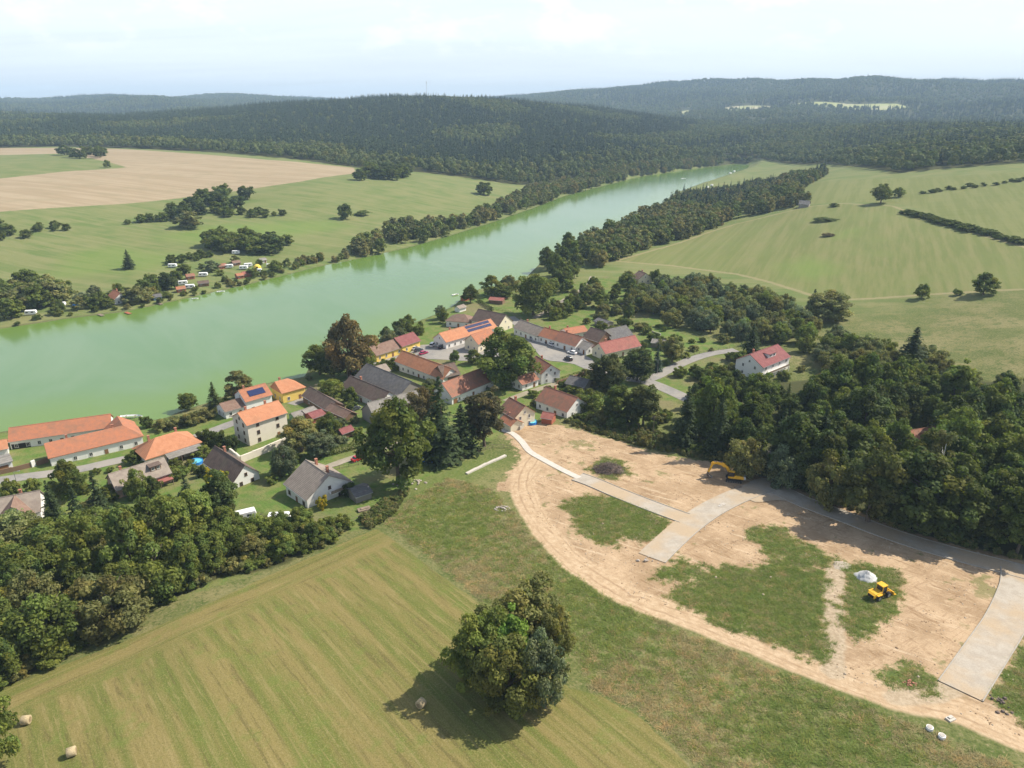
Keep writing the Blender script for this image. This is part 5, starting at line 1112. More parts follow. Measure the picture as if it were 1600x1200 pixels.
def caravan(px, py, ang, label):
    v = P(px, py)
    if not CV: CV.append(make_caravan()); e = CV[0]
    else: e = copy_tree(CV[0])
    KEEP.append((v.x, v.y, 7.5)); e.location = v; e.rotation_euler = (0,0,ang); tag(e, label, 'caravan', 'caravans across the lake')
for i, (px, py, an, lb) in enumerate([(49,492,0.3,'white caravan alone near the grove across the lake'),(95,479,0.2,'white caravan beside the blue tent'),(270,418,0.1,'white caravan on the meadow edge above the campsite'),(286,445,0.4,'white caravan behind the orange campsite cabin'),(318,432,0.2,'white caravan next to the red meadow cabin'),
    (358,419,0.3,'white caravan between the red and brown upper cabins'),(381,421,0.1,'white caravan below the brown upper cabin'),(388,417,0.5,'white caravan beside the yellow tent'),(403,426,0.2,'white caravan in front of the yellow tent'),(423,418,0.1,'white caravan at the copse end of the campsite'),(369,397,0.2,'white caravan under the campsite copse'),(297,451,0.3,'white caravan between two lakeside cabins'),
    (1105,294,0.9,'white caravan on the right lake bank nearest the plantation'),(1112,291,0.9,'second white caravan on the right lake bank'),(1147,269,0.9,'white caravan at the far end of the lake'),(1141,272,0.8,'white caravan before the far end of the lake'),(384,812,0.5,'white caravan under the garden trees'),(437,817,0.1,'white caravan behind the hay field wood')]): caravan(px, py, an, lb)
for px, py, w, wl, rf, lb in ((283,457,13,'redwood','oldorange','orange lakeside cabin in the campsite'),(298,437,12,'redwood','rust','red cabin on the campsite meadow'),(318,448,16,'brownwood','darkbrown','brown lakeside cabin beside the willow'),(348,421,12,'redwood','rust','red cabin at the upper campsite edge'),(370,416,11,'brownwood','brown','brown cabin between the upper caravans'),
    (387,433,14,'redwood','red','red lakeside cabin below the caravans'),(376,436,10,'redwood','oldorange','small orange cabin at the water edge'),(246,469,12,'bluewood','slate','dark blue cabin by the tall far trees'),(412,412,9,'grey','grey','grey hut behind the yellow tent')):
    house(lb, (px-w/2,py-5),(px+w/2,py-6.5), 3.6, 2.1, 1.0, wl, rf, chim=0, cat='cabin', name='cabin', wcount=2, gable_win=False, ww=0.8, wh=0.8, group='campsite cabins')
def tent(px, py, m, label, s=1.0):
    v = P(px, py); e = empty('tent', v, 0.3, label, 'tent'); mb = MB(); n = 10
    rings = [(2.0*s,-0.1),(1.9*s,0.7*s),(1.4*s,1.5*s),(0.6*s,2.0*s),(0.05,2.1*s)]; vs = []; fs = []
    for r_, z in rings: vs += [(math.cos(6.283*k/n)*r_, math.sin(6.283*k/n)*r_, z) for k in range(n)]
    for i in range(4):
        for k in range(n): fs.append((i*n+k, i*n+(k+1)%n, (i+1)*n+(k+1)%n, (i+1)*n+k))
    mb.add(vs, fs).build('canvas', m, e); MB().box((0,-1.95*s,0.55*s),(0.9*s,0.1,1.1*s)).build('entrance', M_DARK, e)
M_TBLUE = mat('blue_canvas', (0.03,0.22,0.62), 0.6); M_TYEL = mat('yellow_canvas', (0.75,0.55,0.08), 0.7)
tent(121,480,M_TBLUE,'blue tent beside a white caravan across the lake',1.3); tent(402,419,M_TYEL,'yellow tent in the campsite',1.3); tent(337,869,M_TBLUE,'bright blue dome tent at the edge of the hay field wood',0.9)
def box_thing(name, px, py, dims, rz, m, label, cat, parts=None, dz=0):
    v = P(px, py); e = empty(name, (v.x, v.y, v.z+dz), rz, label, cat); MB().box((0,0,dims[2]/2),dims).build('body', m, e); return e
def jetty(px, py, label, m=M_WOOD, L=5):
    v = P(px, py); v.z = LAKE; e = empty('jetty', v, 0.9, label, 'jetty')
    for i in range(int(L/0.5)): MB().box((0,-i*0.5,0.45),(1.8,0.44,0.08)).build('plank', m, e)
    for i in (0, L-0.6):
        for s in (-0.8,0.8): MB().box((s,-i,-0.8),(0.16,0.16,2.4)).build('post', M_WOOD, e)
jetty(155,492,'small grey jetty below the blue tent'); jetty(197,489,'reddish jetty below the white cottage', WL['redwood']); jetty(246,473,'dark jetty by the dark blue cabin')
def boat(px, py, L, rz, label, m=M_WHITE):
    x, y = at_z(px, py, LAKE); e = empty('boat', (x, y, LAKE), rz, label, 'boat'); vs = []; n = 9
    for i in range(n):
        t = i/(n-1)*2-1; w = 0.9*L/5*(1-max(t,0)**2.2)*(0.85 if t < -0.6 else 1); vs += [(t*L/2,-w,0.5),(t*L/2,-w*0.6,-0.25),(t*L/2,w*0.6,-0.25),(t*L/2,w,0.5)]
    fs = []
    for i in range(n-1):
        for k in range(3): a = i*4+k; fs.append((a, a+4, a+5, a+1))
    fs.append((0,1,2,3)); MB().add(vs, fs).build('hull', m, e)
    for t in (-0.25,0.15): MB().box((t*L,0,0.32),(0.3,1.5*L/5,0.06)).build('bench', M_WOOD, e)
boat(205,652,7.5,0.15,'white boat moored behind the farm beside the lake'); boat(345,456,4.5,0.5,'white rowing boat moored below the campsite'); boat(1068,279,9,0.6,'white motor boat under way on the far water'); boat(712,461,5,0.8,'white boat by the bank beside the round tree'); boat(305,467,3.5,0.5,'small boat drawn up below the lakeside cabins')
def pool(px, py, r_, label, inner=(0.08,0.42,0.62)):
    v = P(px, py); e = empty('swimming_pool', v, 0, label, 'pool'); n = 24; vs = []; fs = []
    for rr_, z in ((r_,-0.3),(r_,0.95),(r_-0.12,0.95),(r_-0.12,0.70)): vs += [(math.cos(6.283*k/n)*rr_, math.sin(6.283*k/n)*rr_, z) for k in range(n)]
    for i in range(3):
        for k in range(n): fs.append((i*n+k, i*n+(k+1)%n, (i+1)*n+(k+1)%n, (i+1)*n+k))
    MB().add(vs, fs).build('rim', M_TBLUE, e)
    MB().add([(math.cos(6.283*k/n)*(r_-0.11), math.sin(6.283*k/n)*(r_-0.11), 0.8) for k in range(n)], [tuple(range(n))]).build('water', mat('pool_water_%d' % px, inner, 0.08, spec=0.5, var=0.05), e)
pool(671,719,2.0,'round blue garden pool beside the dark spruces',(0.03,0.22,0.55)); pool(831,662,1.7,'turquoise round pool beside the cream footpath house',(0.12,0.52,0.60)); pool(307,724,1.9,'turquoise pool behind the orange hipped bungalow',(0.12,0.5,0.62))
# ---- excavator
def excavator():
    v = P(1146,751); q = P(1112,747); e = empty('excavator', (v.x, v.y, v.z), math.atan2(q.y-v.y, q.x-v.x), 'yellow tracked excavator with lowered boom beside the new road turning head', 'excavator')
    for s in (-1,1):
        t = MB(); t.hull([(-2.0,0.25),(-1.75,0.02),(1.75,0.02),(2.0,0.25),(2.05,0.6),(1.75,0.92),(-1.75,0.92),(-2.05,0.6)], s*1.2-0.3, s*1.2+0.3); tr = t.build('track', M_BLACK, e)
        for k in range(6): w = MB(); w.tube([(-1.5+k*0.6,s*1.2-0.32,0.3),(-1.5+k*0.6,s*1.2+0.32,0.3)], 0.22, 10); w.build('roller', M_STEEL, tr)
    MB().box((0,0,0.75),(2.2,1.9,0.6)).build('undercarriage', M_STEEL, e); MB().tube([(0,0,0.9),(0,0,1.2)], 0.9, 16).build('slew_ring', M_STEEL, e)
    b = MB(); b.hull([(-2.5,1.25),(1.5,1.2),(1.5,1.75),(0.2,2.05),(-2.2,2.15),(-2.6,1.8)], -1.3, 1.3, 0.04); b.build('engine_housing', M_YEL, e)
    c = MB(); c.hull([(-2.95,1.2),(-2.3,1.15),(-2.3,2.2),(-2.75,2.15),(-3.0,1.8)], -1.25, 1.25, 0.06); c.build('counterweight', PAINT['silver'], e)
    cab = MB(); cab.hull([(-0.1,1.7),(1.6,1.7),(1.65,2.3),(1.35,3.0),(-0.05,3.05)], 0.38, 1.3, 0.04); cb = cab.build('cab', M_BLACK, e)
    for y in (0.36,1.32): MB().box((0.75,y,2.45),(1.1,0.04,0.75)).build('window', M_GLASS, cb)
    MB().box((0.65,0.84,3.08),(1.55,0.95,0.09)).build('cab_roof', M_YEL, cb)
    bm = MB(); pts = [(0.9,-0.2,1.75),(1.9,-0.2,3.4),(3.2,-0.2,4.35),(4.6,-0.2,4.55),(6.0,-0.2,4.1)]
    for a, c_, w, h in zip(pts[:-1], pts[1:], (0.5,0.5,0.46,0.4), (0.75,0.85,0.7,0.5)): bm.bar(a, (Vector(c_)+(Vector(c_)-Vector(a)).normalized()*0.12), w, h)
    bm.build('boom', M_YEL, e); st = MB(); st.bar((5.6,-0.2,4.6),(6.6,-0.2,1.5),0.36,0.5); st.build('stick', M_YEL, e)
    for s in (-0.38,0.38): MB().bar((1.4,-0.2+s,1.6),(2.6,-0.2+s,3.7),0.16).build('boom_cylinder', M_STEEL, e)
    MB().bar((3.2,-0.2,4.95),(5.5,-0.2,4.85),0.16).build('stick_cylinder', M_STEEL, e); MB().bar((5.9,-0.2,4.1),(6.75,-0.2,2.2),0.13).build('bucket_cylinder', M_STEEL, e)
    bk = MB(); bk.hull([(6.3,1.6),(6.9,1.5),(7.0,0.8),(6.5,0.25),(5.7,0.2),(5.75,0.35),(6.3,0.6),(6.45,1.0)], -0.75, 0.35); bo = bk.build('bucket', M_STEEL, e)
    for k in range(4): MB().box((5.58,-0.66+k*0.31,0.2),(0.25,0.1,0.1)).build('tooth', M_METAL, bo)
excavator()
def loader():
    v = P(1374,932); q = P(1402,921); e = empty('wheel_loader', v, math.atan2(q.y-v.y, q.x-v.x), 'yellow wheel loader parked beside the pale gravel heap', 'loader')
    MB().hull([(-2.7,0.75),(-0.3,0.75),(-0.3,1.75),(-2.3,1.7),(-2.75,1.45)], -0.75, 0.75, 0.05).build('engine_hood', M_YEL, e); MB().box((-2.72,0,1.15),(0.14,1.2,0.6)).build('radiator_grille', M_BLACK, e)
    MB().box((0.6,0,0.85),(2.2,0.9,0.5)).build('front_frame', M_YEL, e)
    c = MB(); c.hull([(-0.5,1.2),(0.95,1.2),(0.85,2.0),(0.65,2.75),(-0.4,2.75)], -0.68, 0.68, 0.04); cb = c.build('cab', M_GLASS, e); MB().box((0.12,0,2.8),(1.4,1.5,0.14)).build('cab_roof', M_YEL, cb)
    for x in (-0.42,0.7):
        for s in (-0.68,0.68): MB().bar((x+(0.2 if x > 0 else 0),s,1.2),(x,s,2.75),0.1).build('cab_pillar', M_YEL, cb)
    for s in (-0.5,0.5): MB().bar((0.9,s,1.5),(2.6,s,0.55),0.2,0.32).build('lift_arm', M_YEL, e)
    MB().hull([(2.4,0.95),(2.55,0.15),(3.4,0.06),(3.4,0.14),(2.75,0.3),(2.6,0.95)], -1.15, 1.15).build('bucket', M_YEL, e)
    MB().tube([(-1.4,0.45,1.7),(-1.4,0.45,2.35)],0.06,8).build('exhaust', M_STEEL, e)
    add_wheels(e, [(1.15,0.92),(1.15,-0.92),(-1.45,0.92),(-1.45,-0.92)], 0.66, 0.46)
    for s in (-0.92,0.92): MB().box((-1.45,s,1.42),(1.3,0.5,0.08)).build('mudguard', M_YEL, e)
loader()
def heap(name, px, py, r_, h, m, label, cat, seed, rough=0.12, sx=1.0):
    v = P(px, py); e = empty(name, v, 0, label, cat); r = random.Random(seed); n, k = 26, 9; vs = [(0,0,h)]; fs = []
    for i in range(1, k+1):
        t = i/k
        for j in range(n): a = 6.283*j/n; rr_ = r_*t*(1+r.uniform(-rough,rough)); vs.append((math.cos(a)*rr_*sx, math.sin(a)*rr_, max(h*(1-t)**1.15*(1+r.uniform(-rough,rough)), -0.15 if i == k else 0.0)-(0.15 if i == k else 0)))
    for j in range(n): fs.append((0, 1+j, 1+(j+1)%n))
    for i in range(k-1):
        for j in range(n): a = 1+i*n; fs.append((a+j, a+n+j, a+n+(j+1)%n, a+(j+1)%n))
    MB().add(vs, fs).build('heap', m, e, smooth=True); return e
heap('gravel_heap', 1354,902,2.3,1.6,mat('pale_gravel', (0.50,0.50,0.49), 0.95, var=0.25, scale=6, bump=0.5),'pale grey gravel heap behind the yellow loader','gravel heap',3)
heap('gravel_heap', 1318,886,2.2,0.15,mat('sandy_gravel', (0.40,0.34,0.27), 0.95, var=0.25, scale=6),'flat sandy gravel spread at the end of the short track','gravel',4)
M_BRUSH = mat('dead_brush', (0.15,0.115,0.095), 0.95, var=0.35, scale=3)
e = heap('brush_pile', 951,735,3.2,1.7,M_BRUSH,'round dark pile of cut brushwood on the bare site','brush pile',5,0.3,1.25)
mb = MB(); r = random.Random(9)
for k in range(520):
    a = r.uniform(0,6.28); d = r.random()**0.6*3.4; x, y = math.cos(a)*d*1.25, math.sin(a)*d; z = max(1.9*(1-d/3.7)**1.1, 0.05)+r.uniform(-.1,.35); b = r.uniform(0,6.28); L = r.uniform(0.5,1.5); dz = r.uniform(-.35,.45)
    mb.bar((x,y,z),(x+math.cos(b)*L,y+math.sin(b)*L,max(z+dz,0.02)),r.uniform(0.03,0.08))
tag(mb.build('branches', M_BRUSH, e), kind='stuff')
M_STONE = mat('rubble_stone', (0.42,0.37,0.32), 0.95, var=0.3, scale=3)
def stones(name, px, py, n, spread, size, label, cat, seed, m=M_STONE):
    v = P(px, py); e = empty(name, v, 0, label, cat); r = random.Random(seed)
    for k in range(n):
        a = r.uniform(0,6.28); d = spread*r.random()**0.7; s = size*r.uniform(0.5,1.3); x, y = math.cos(a)*d*1.3, math.sin(a)*d; z = gz(v.x+x, v.y+y)-v.z+max(0, (1-d/spread))*size*0.9
        mb = MB(); pts = []
        for zz, q in ((-0.5,0.7),(0.0,1.0),(0.45,0.62)):
            for j in range(6): b = 6.283*j/6+r.uniform(-.3,.3); pts.append((x+math.cos(b)*s*q*r.uniform(.8,1.1), y+math.sin(b)*s*q*r.uniform(.8,1.1), z+zz*s+0.2*s))
        mb.add(pts, [tuple(range(5,-1,-1)), tuple(range(12,18))]+[(i*6+j, i*6+(j+1)%6, (i+1)*6+(j+1)%6, (i+1)*6+j) for i in range(2) for j in range(6)]); mb.build('stone', m, e)
stones('rubble_heap', 785,795,34,1.5,0.28,'little heap of broken stones in the meadow beside the dirt track','rubble',1)
stones('rubble_heap', 1010,878,9,2.0,0.32,'scattered stones at the unfinished road end','stones',2); stones('rubble_heap', 1421,1068,14,0.8,0.26,'reddish brick rubble beside the road mouth','rubble',3,M_BRICK)
stones('rubble_heap', 640,757,26,3.5,0.35,'line of rubble at the garden edge below the big oak','rubble',4); stones('rubble_heap', 1562,1100,14,2.2,0.3,'torn up earth and stones beside the road mouth','rubble',6,M_BRUSH)
for px, py, lb in ((1452,1140,'white concrete manhole ring beside the dirt track'),(1471,1153,'second white manhole ring, farther from the dirt track')):
    v = P(px, py); e = empty('manhole_ring', v, 0, lb, 'manhole'); MB().tube([(0,0,-0.3),(0,0,0.55)], 0.5, 18).build('ring', M_WHITE, e); MB().tube([(0,0,0.55),(0,0,0.62)], 0.38, 16).build('lid', M_CONC, e)
def slab(px, py, d, rz, label, m=M_GUTTER): 
    v = P(px, py); e = empty('concrete_slab', v, rz, label, 'slab'); MB().box((0,0,d[2]/2-0.05),d).build('plate', m, e); MB().box((0.1,0.1,d[2]+0.03),(d[0]*0.6,d[1]*0.5,0.16)).build('upper_plate', m, e)
slab(1485,1124,(1.3,0.9,0.3),0.4,'white slabs lying on the dirt track verge'); slab(1128,790,(2.2,0.6,0.3),0.5,'stack of pale kerb stones beside the new road'); slab(569,797,(3.2,1.8,0.5),0.5,'pale boards stacked on the garden plot', M_WOOD); slab(1153,762,(2.0,1.0,0.3),0.5,'timber boards behind the excavator', M_WOOD)
# hay bales
M_HAY = mat('hay', (0.40,0.32,0.19), 0.95, var=0.3, scale=7, bump=0.6)
for px, py, an, lb in ((42,1130,0.15,'round hay bale beside the bottom wood'),(113,1180,0.45,'round hay bale out in the open hay field'),(658,1104,1.0,'round hay bale in the shadow of the field thicket')):
    v = P(px, py); e = empty('hay_bale', v, an, lb, 'hay bale', 'hay bales'); n = 20; mb = MB()
    mb.tube([(-0.62,0,0.68),(-0.6,0,0.68),(-0.55,0,0.68),(0.55,0,0.68),(0.6,0,0.68),(0.62,0,0.68)],[0.45,0.64,0.7,0.7,0.64,0.45],n); mb.build('bale', M_HAY, e, True)
    for s in (-1,1): MB().tube([(s*0.62,0,0.68),(s*0.635,0,0.68)],0.42,16).build('end_face', mat('hay_end', (0.27,0.20,0.11), 0.95, var=0.3, scale=8), e)
# walls, fences, poles
def wall_line(name, px, h, t, m, label, cat, base=0.4):
    pts = [P(a, b) for a, b in px]; o = pts[0]; e = empty(name, o, 0, label, cat)
    for a, b in zip(pts[:-1], pts[1:]):
        n = max(1, int((b-a).length/3)); 
        for k in range(n): p0 = a.lerp(b, k/n); p1 = a.lerp(b, (k+1)/n); z = min(gz(p0.x,p0.y), gz(p1.x,p1.y)); L = (p1-p0).length; c = (p0+p1)/2; w = MB(); w.box((0,0,(h-base)/2),(L+(0.0),t,h+base)); w.build('section', m, e, loc=(c.x-o.x, c.y-o.y, z-o.z), rz=math.atan2(p1.y-p0.y, p1.x-p0.x))
    return e
wall_line('foundation_wall', [(355,706),(377,723),(414,708),(450,692)], 2.2, 0.5, WL['beige'], 'beige old foundation walls below the tall orange roofed house', 'wall')
wall_line('street_wall', [(-20,746),(20,737),(49,730)], 1.5, 0.3, WL['brownwood'], 'brown wooden street wall before the farmyard lawn', 'wall')
wall_line('gate_pillar', [(50,730),(56,728)], 2.0, 0.5, WL['white'], 'white gate pillar at the end of the brown street wall', 'pillar'); wall_line('farm_gate', [(58,728),(76,722)], 1.6, 0.15, WL['brownwood'], 'brown plank gate beside the white pillar', 'gate')
wall_line('retaining_wall', [(729,741),(760,726),(790,713)], 0.5, 0.9, M_GUTTER, 'pale concrete strip in the green hollow by the footpath', 'wall'); wall_line('garden_wall', [(797,668),(812,672),(818,668)], 1.4, 0.3, M_CONC, 'grey wall corner at the start of the concrete footpath', 'wall')
wall_line('garden_wall', [(870,600),(905,588),(935,578)], 1.2, 0.25, WL['brownwood'], 'brown fence along the garden lane', 'fence'); wall_line('garden_wall', [(1018,522),(1032,526)], 1.6, 0.3, M_CONC, 'grey wall by the garden gazebo', 'wall')
def fence(px, label, h=1.2, step=2.2):
    pts = resample([Vector(P(a, b)[:2]) for a, b in px], step); o = pts[0]; z0 = gz(o.x, o.y); e = empty('garden_fence', (o.x, o.y, z0), 0, label, 'fence'); zs = [gz(p.x, p.y)-z0 for p in pts]; pm = MB().box((0,0,h/2-0.1),(0.09,0.09,h+0.2)).mesh('post', M_WOOD)
    for p, z in zip(pts, zs): q = bpy.data.objects.new('post', pm); link(q, e); q.location = (p.x-o.x, p.y-o.y, z)
    for zz in (0.35, h-0.1):
        mb = MB()
        for a, b, za, zb in zip(pts[:-1], pts[1:], zs[:-1], zs[1:]): mb.bar((a.x-o.x,a.y-o.y,za+zz),(b.x-o.x,b.y-o.y,zb+zz),0.05,0.09)
        mb.build('rail', M_WOOD, e)
fence([(700,728),(735,712),(770,700),(800,702)],'thin post fence round the green hollow'); fence([(440,868),(500,838),(560,812),(600,785)],'post fence between the gardens and the hay field'); fence([(520,735),(560,727),(600,720)],'garden fence behind the red car')
fence([(750,480),(790,487),(815,500)],'fence round the boathouse lawn'); fence([(1060,560),(1100,552),(1140,545)],'fence along the road to the maroon roofed house')
def pole(px, py, h, label, arm=True, lamp=True):
    v = P(px, py); e = empty('street_lamp' if lamp else 'utility_pole', v, rng.uniform(0,6.28), label, 'lamp' if lamp else 'pole'); MB().tube([(0,0,-0.4),(0,0,h*0.6),(0,0,h)],[0.10,0.08,0.055],8).build('pole', M_METAL if lamp else M_WOOD, e)
    if lamp: MB().bar((0,0,h-0.05),(1.0,0,h+0.1),0.07).build('arm', M_METAL, e); MB().box((1.15,0,h+0.08),(0.6,0.24,0.12)).build('lamp_head', M_METAL, e)
    else: MB().bar((-0.8,0,h-0.4),(0.8,0,h-0.4),0.1).build('crossarm', M_WOOD, e)
pole(544,592,9,'wooden utility pole before the browning lakeshore tree',lamp=False); pole(497,632,8,'wooden utility pole beside the long brown shed',lamp=False); pole(1140,656,6,'street lamp on the road into the right wood'); pole(30,768,6,'street lamp at the left street'); pole(1020,682,7,'thin pole at the scrub bank above the site',lamp=False); pole(757,527,6,'street lamp on the square'); pole(573,697,5,'street lamp at the end of the thuja hedge'); pole(1027,585,6,'street lamp at the road fork')
def mast():
    x, y, z = at_d(667,150,2050,18); z = gz(x, y); e = empty('radio_mast', (x,y,z), 0, 'slender radio mast on the wooded hilltop', 'mast')
    for a in range(3): t = 6.283*a/3; MB().bar((math.cos(t)*1.6,math.sin(t)*1.6,0),(math.cos(t)*0.5,math.sin(t)*0.5,48),0.2).build('leg', M_METAL, e)
    MB().tube([(0,0,44),(0,0,50)],0.6,8).build('antenna', M_METAL, e)
mast()
def hedge(px, h, w, col, label):
    pts = resample([Vector(P(a, b)[:2]) for a, b in px], 0.6); o = pts[0]; z0 = gz(o.x, o.y); L = len(pts); r = np.random.default_rng(len(label)); n = int(L*0.6*(2*h+w)*26)
    i = r.integers(0, L-1, n); f = r.random(n); A = np.array([(p.x, p.y) for p in pts]); C = A[i]*(1-f)[:,None]+A[i+1]*f[:,None]; d = A[i+1]-A[i]; d /= np.linalg.norm(d,axis=1)[:,None]+1e-9; s = r.uniform(-1,1,n); zz = r.random(n); side = np.where(r.random(n) < 0.6, np.sign(s)*(0.9+0.15*r.random(n)), s); zz = np.where(np.abs(side) < 0.85, 0.95+0.1*r.random(n), zz)
    off = np.stack([-d[:,1], d[:,0]], -1); XY = C+off*(side*w/2)[:,None]; Z = ground(XY[:,0], XY[:,1])-z0+zz*h*(1+0.1*np.sin(i*1.3)); nn = np.stack([off[:,0]*side, off[:,1]*side, zz], -1)+r.normal(size=(n,3))*0.4; nn /= np.linalg.norm(nn,axis=1)[:,None]
    V, F = quads(np.stack([XY[:,0]-o.x, XY[:,1]-o.y, Z], -1), nn, r.uniform(0.12,0.24,n), 0.6, r); me = np_mesh('hedge', V, F, M_LEAF); tl = r.uniform(0.75,1.25,n); set_tint(me, np.repeat(np.stack([tl,tl,tl],-1), 4, 0))
    ob = bpy.data.objects.new('hedge', me); link(ob); ob.location = (o.x, o.y, z0); ob.color = (*COLS[col], 1); tag(ob, label, 'hedge')
hedge([(515,712),(545,704),(578,695)],2.2,1.2,'oak','clipped thuja hedge along the red car lane'); hedge([(747,470),(757,478),(770,486)],1.8,1.0,'dark','dark clipped hedge beside the boathouse lawn'); hedge([(868,598),(905,586)],1.4,0.8,'mid','low hedge along the garden lane'); hedge([(760,613),(800,606)],1.5,1,'oak','hedge before the large oak')
plant_all()
build_forests()
def extra_bushes():
    # garden shrubs of the village
    r = random.Random(31)
    for lab, grp, poly, n, hr, kinds, cols, gap in (
        ('garden shrub between the left street and the field wood','garden shrubs behind the left street',[(60,800),(200,775),(330,790),(470,800),(440,860),(250,880),(60,870)],30,(1.5,4),['shrub','willow','shrub'],['oak','mid','olive','lime'],2.5),
        ('garden shrub between the tall beige house and the balcony house','garden shrubs of the middle gardens',[(400,735),(450,700),(480,665),(560,655),(575,690),(520,705),(470,745),(430,760)],22,(1.2,3.2),['shrub'],['oak','mid','olive','grey'],2.2),
        ('shrub in the yards around the grey barns','yard shrubs around the grey barns',[(470,640),(520,600),(560,580),(640,590),(690,610),(700,640),(640,665),(560,650)],24,(1.2,3.5),['shrub'],['oak','mid','grey'],2.2),
        ('shrub in the green yard behind the long orange house','yard shrubs behind the orange house',[(615,592),(650,600),(690,606),(690,620),(640,606)],9,(1.2,2.6),['shrub'],['oak','mid'],2),
        ('shrub in the gardens around the white villa','garden shrubs around the white villa',[(780,620),(850,600),(900,585),(960,590),(930,640),(890,650),(820,665)],20,(1.2,3.5),['shrub'],['oak','mid','olive'],2.2),
        ('shrub in the back gardens behind the row houses','shrubs behind the row houses',[(810,500),(900,470),(1000,480),(1050,530),(1010,540),(920,510)],34,(1.5,4.5),['shrub','willow'],['oak','mid','olive'],2.8),
        ('shrub in the gardens by the road fork','shrubs by the road fork',[(1000,545),(1060,520),(1150,535),(1080,560),(1010,580)],14,(1.5,4),['shrub','willow'],['mid','oak','olive'],2.5),
        ('scrub bush on the bank above the bare site','scrub bushes above the bare site',[(890,652),(960,640),(1040,640),(1090,690),(1170,735),(1100,716),(1000,695)],30,(1.5,4.5),['shrub','willow','shrub'],['oak','olive','mid'],2.4),
        ('bush under the trees at the new road edge','low bushes at the right wood edge',[(1180,742),(1240,762),(1330,795),(1430,828),(1600,876),(1600,860),(1430,805),(1300,770),(1200,725)],26,(1.5,3.5),['shrub'],['oak','dark','mid'],2.4),
        ('bush along the edge of the hay field wood','low bushes at the field wood edge',[(-20,1086),(60,1050),(160,1000),(250,945),(340,906),(430,887),(505,855),(560,820),(545,812),(480,840),(330,895),(150,985),(0,1060)],40,(1.5,3.6),['shrub'],['oak','mid','olive'],2.0),
        ('bush in the gardens between the yellow houses and the long orange house','bushes by the yellow houses',[(575,575),(640,550),(660,562),(615,590),(590,600)],9,(1.5,3.5),['shrub'],['oak','mid'],2.2),
        ('bush along the lawns beside the left street','bushes beside the left street',[(60,755),(200,725),(330,700),(345,730),(200,775),(60,790)],22,(1.2,3.6),['shrub','willow'],['oak','mid','lime'],2.6),
        ('bush on the banks of the road to the maroon roofed house','bushes by the maroon roofed house',[(1060,585),(1150,560),(1250,575),(1270,600),(1160,605),(1080,620)],16,(2,5),['shrub','willow'],['oak','mid','olive'],2.6),
        ('bush on the reedy bank below the row of shore trees','bushes on the village lake bank',[(345,628),(400,606),(480,592),(500,590),(470,604),(400,622),(360,640)],9,(1.2,3),['shrub'],['olive','mid'],2)):
        scatter(poly, gap, hr, kinds, cols, lab, grp, 'shrub', 1.1, n, r.randint(1,9999), 0.8)
extra_bushes()
def tuft_proto(seed, col, n=46):
    r = np.random.default_rng(seed); C = r.normal(size=(n,3))*np.array([0.4,0.4,0]); H = r.uniform(0.10,0.38,n); a = r.uniform(0,6.28,n); w = r.uniform(0.03,0.07,n)
    V = []; F = []
    for i in range(n):
        d = np.array([math.cos(a[i]), math.sin(a[i]), 0]); l = np.array([r.normal()*0.5, r.normal()*0.5, H[i]]); o = len(V); V += [C[i]-d*w[i], C[i]+d*w[i], C[i]+d*w[i]*0.3+l, C[i]-d*w[i]*0.3+l]; F.append((o,o+1,o+2,o+3))
    me = np_mesh('grass_tuft', np.array(V), np.array(F), leaf_material('tuft_leaves', col, 0.3)); set_tint(me, np.ones((len(V),3))); return bpy.data.objects.new('grass_tuft', me)
def build_meadow():
    i0 = len(FP); FP.extend([tuft_proto(1,(0.21,0.25,0.07)), tuft_proto(2,(0.34,0.29,0.15)), tuft_proto(3,(0.16,0.22,0.05))])
    r = np.random.default_rng(5); q = PX([(600,815),(640,780),(700,745),(770,765),(830,830),(905,905),(1000,955),(1200,1040),(1400,1120),(1600,1200),(1100,1210),(1000,1115),(920,1075),(890,1000),(745,935)])
    A = np.array(q); n = 20000; x = r.uniform(A[:,0].min(), A[:,0].max(), n); y = r.uniform(A[:,1].min(), A[:,1].max(), n); k = (sdf(q, x, y) > 0.3) & (pdist(Z_TRACK, x, y) > 3.6); x, y = x[k], y[k]; z = ground(x, y)
    ty = np.where(np.sin(x*0.11)*np.sin(y*0.09+1)+r.normal(size=len(x))*0.5 > -0.05, 1, np.where(r.random(len(x)) < 0.5, 0, 2))+i0
    forest_obj('meadow_grass', np.stack([x,y,z-0.03],-1), r.uniform(0.5,1.1,len(x)), ty, 'tall uncut meadow grass between hay field and dirt track')['category'] = 'grass'
    V, T_ = [], []
    for px, cnt in (([(880,658),(960,650),(1060,690),(1120,715),(1165,735),(1100,718),(1000,698),(900,668)],700),([(560,815),(600,785),(640,765),(620,800),(580,828)],300),([(1185,742),(1260,770),(1400,826),(1600,878),(1600,870),(1400,815),(1260,760)],500),([(230,668),(330,640),(350,625),(330,655),(270,672)],250)):
        q = PX(px); A = np.array(q); x = r.uniform(A[:,0].min(), A[:,0].max(), cnt*4); y = r.uniform(A[:,1].min(), A[:,1].max(), cnt*4); k = sdf(q, x, y) > 0; x, y = x[k][:cnt], y[k][:cnt]; V.append(np.stack([x, y, ground(x, y)-0.05], -1))
    V = np.concatenate(V); forest_obj('weed_scrub', V, r.uniform(0.06,0.16,len(V)), r.integers(4,6,len(V)), 'knee high weeds and scrub on the rough banks')['category'] = 'scrub'
build_meadow()
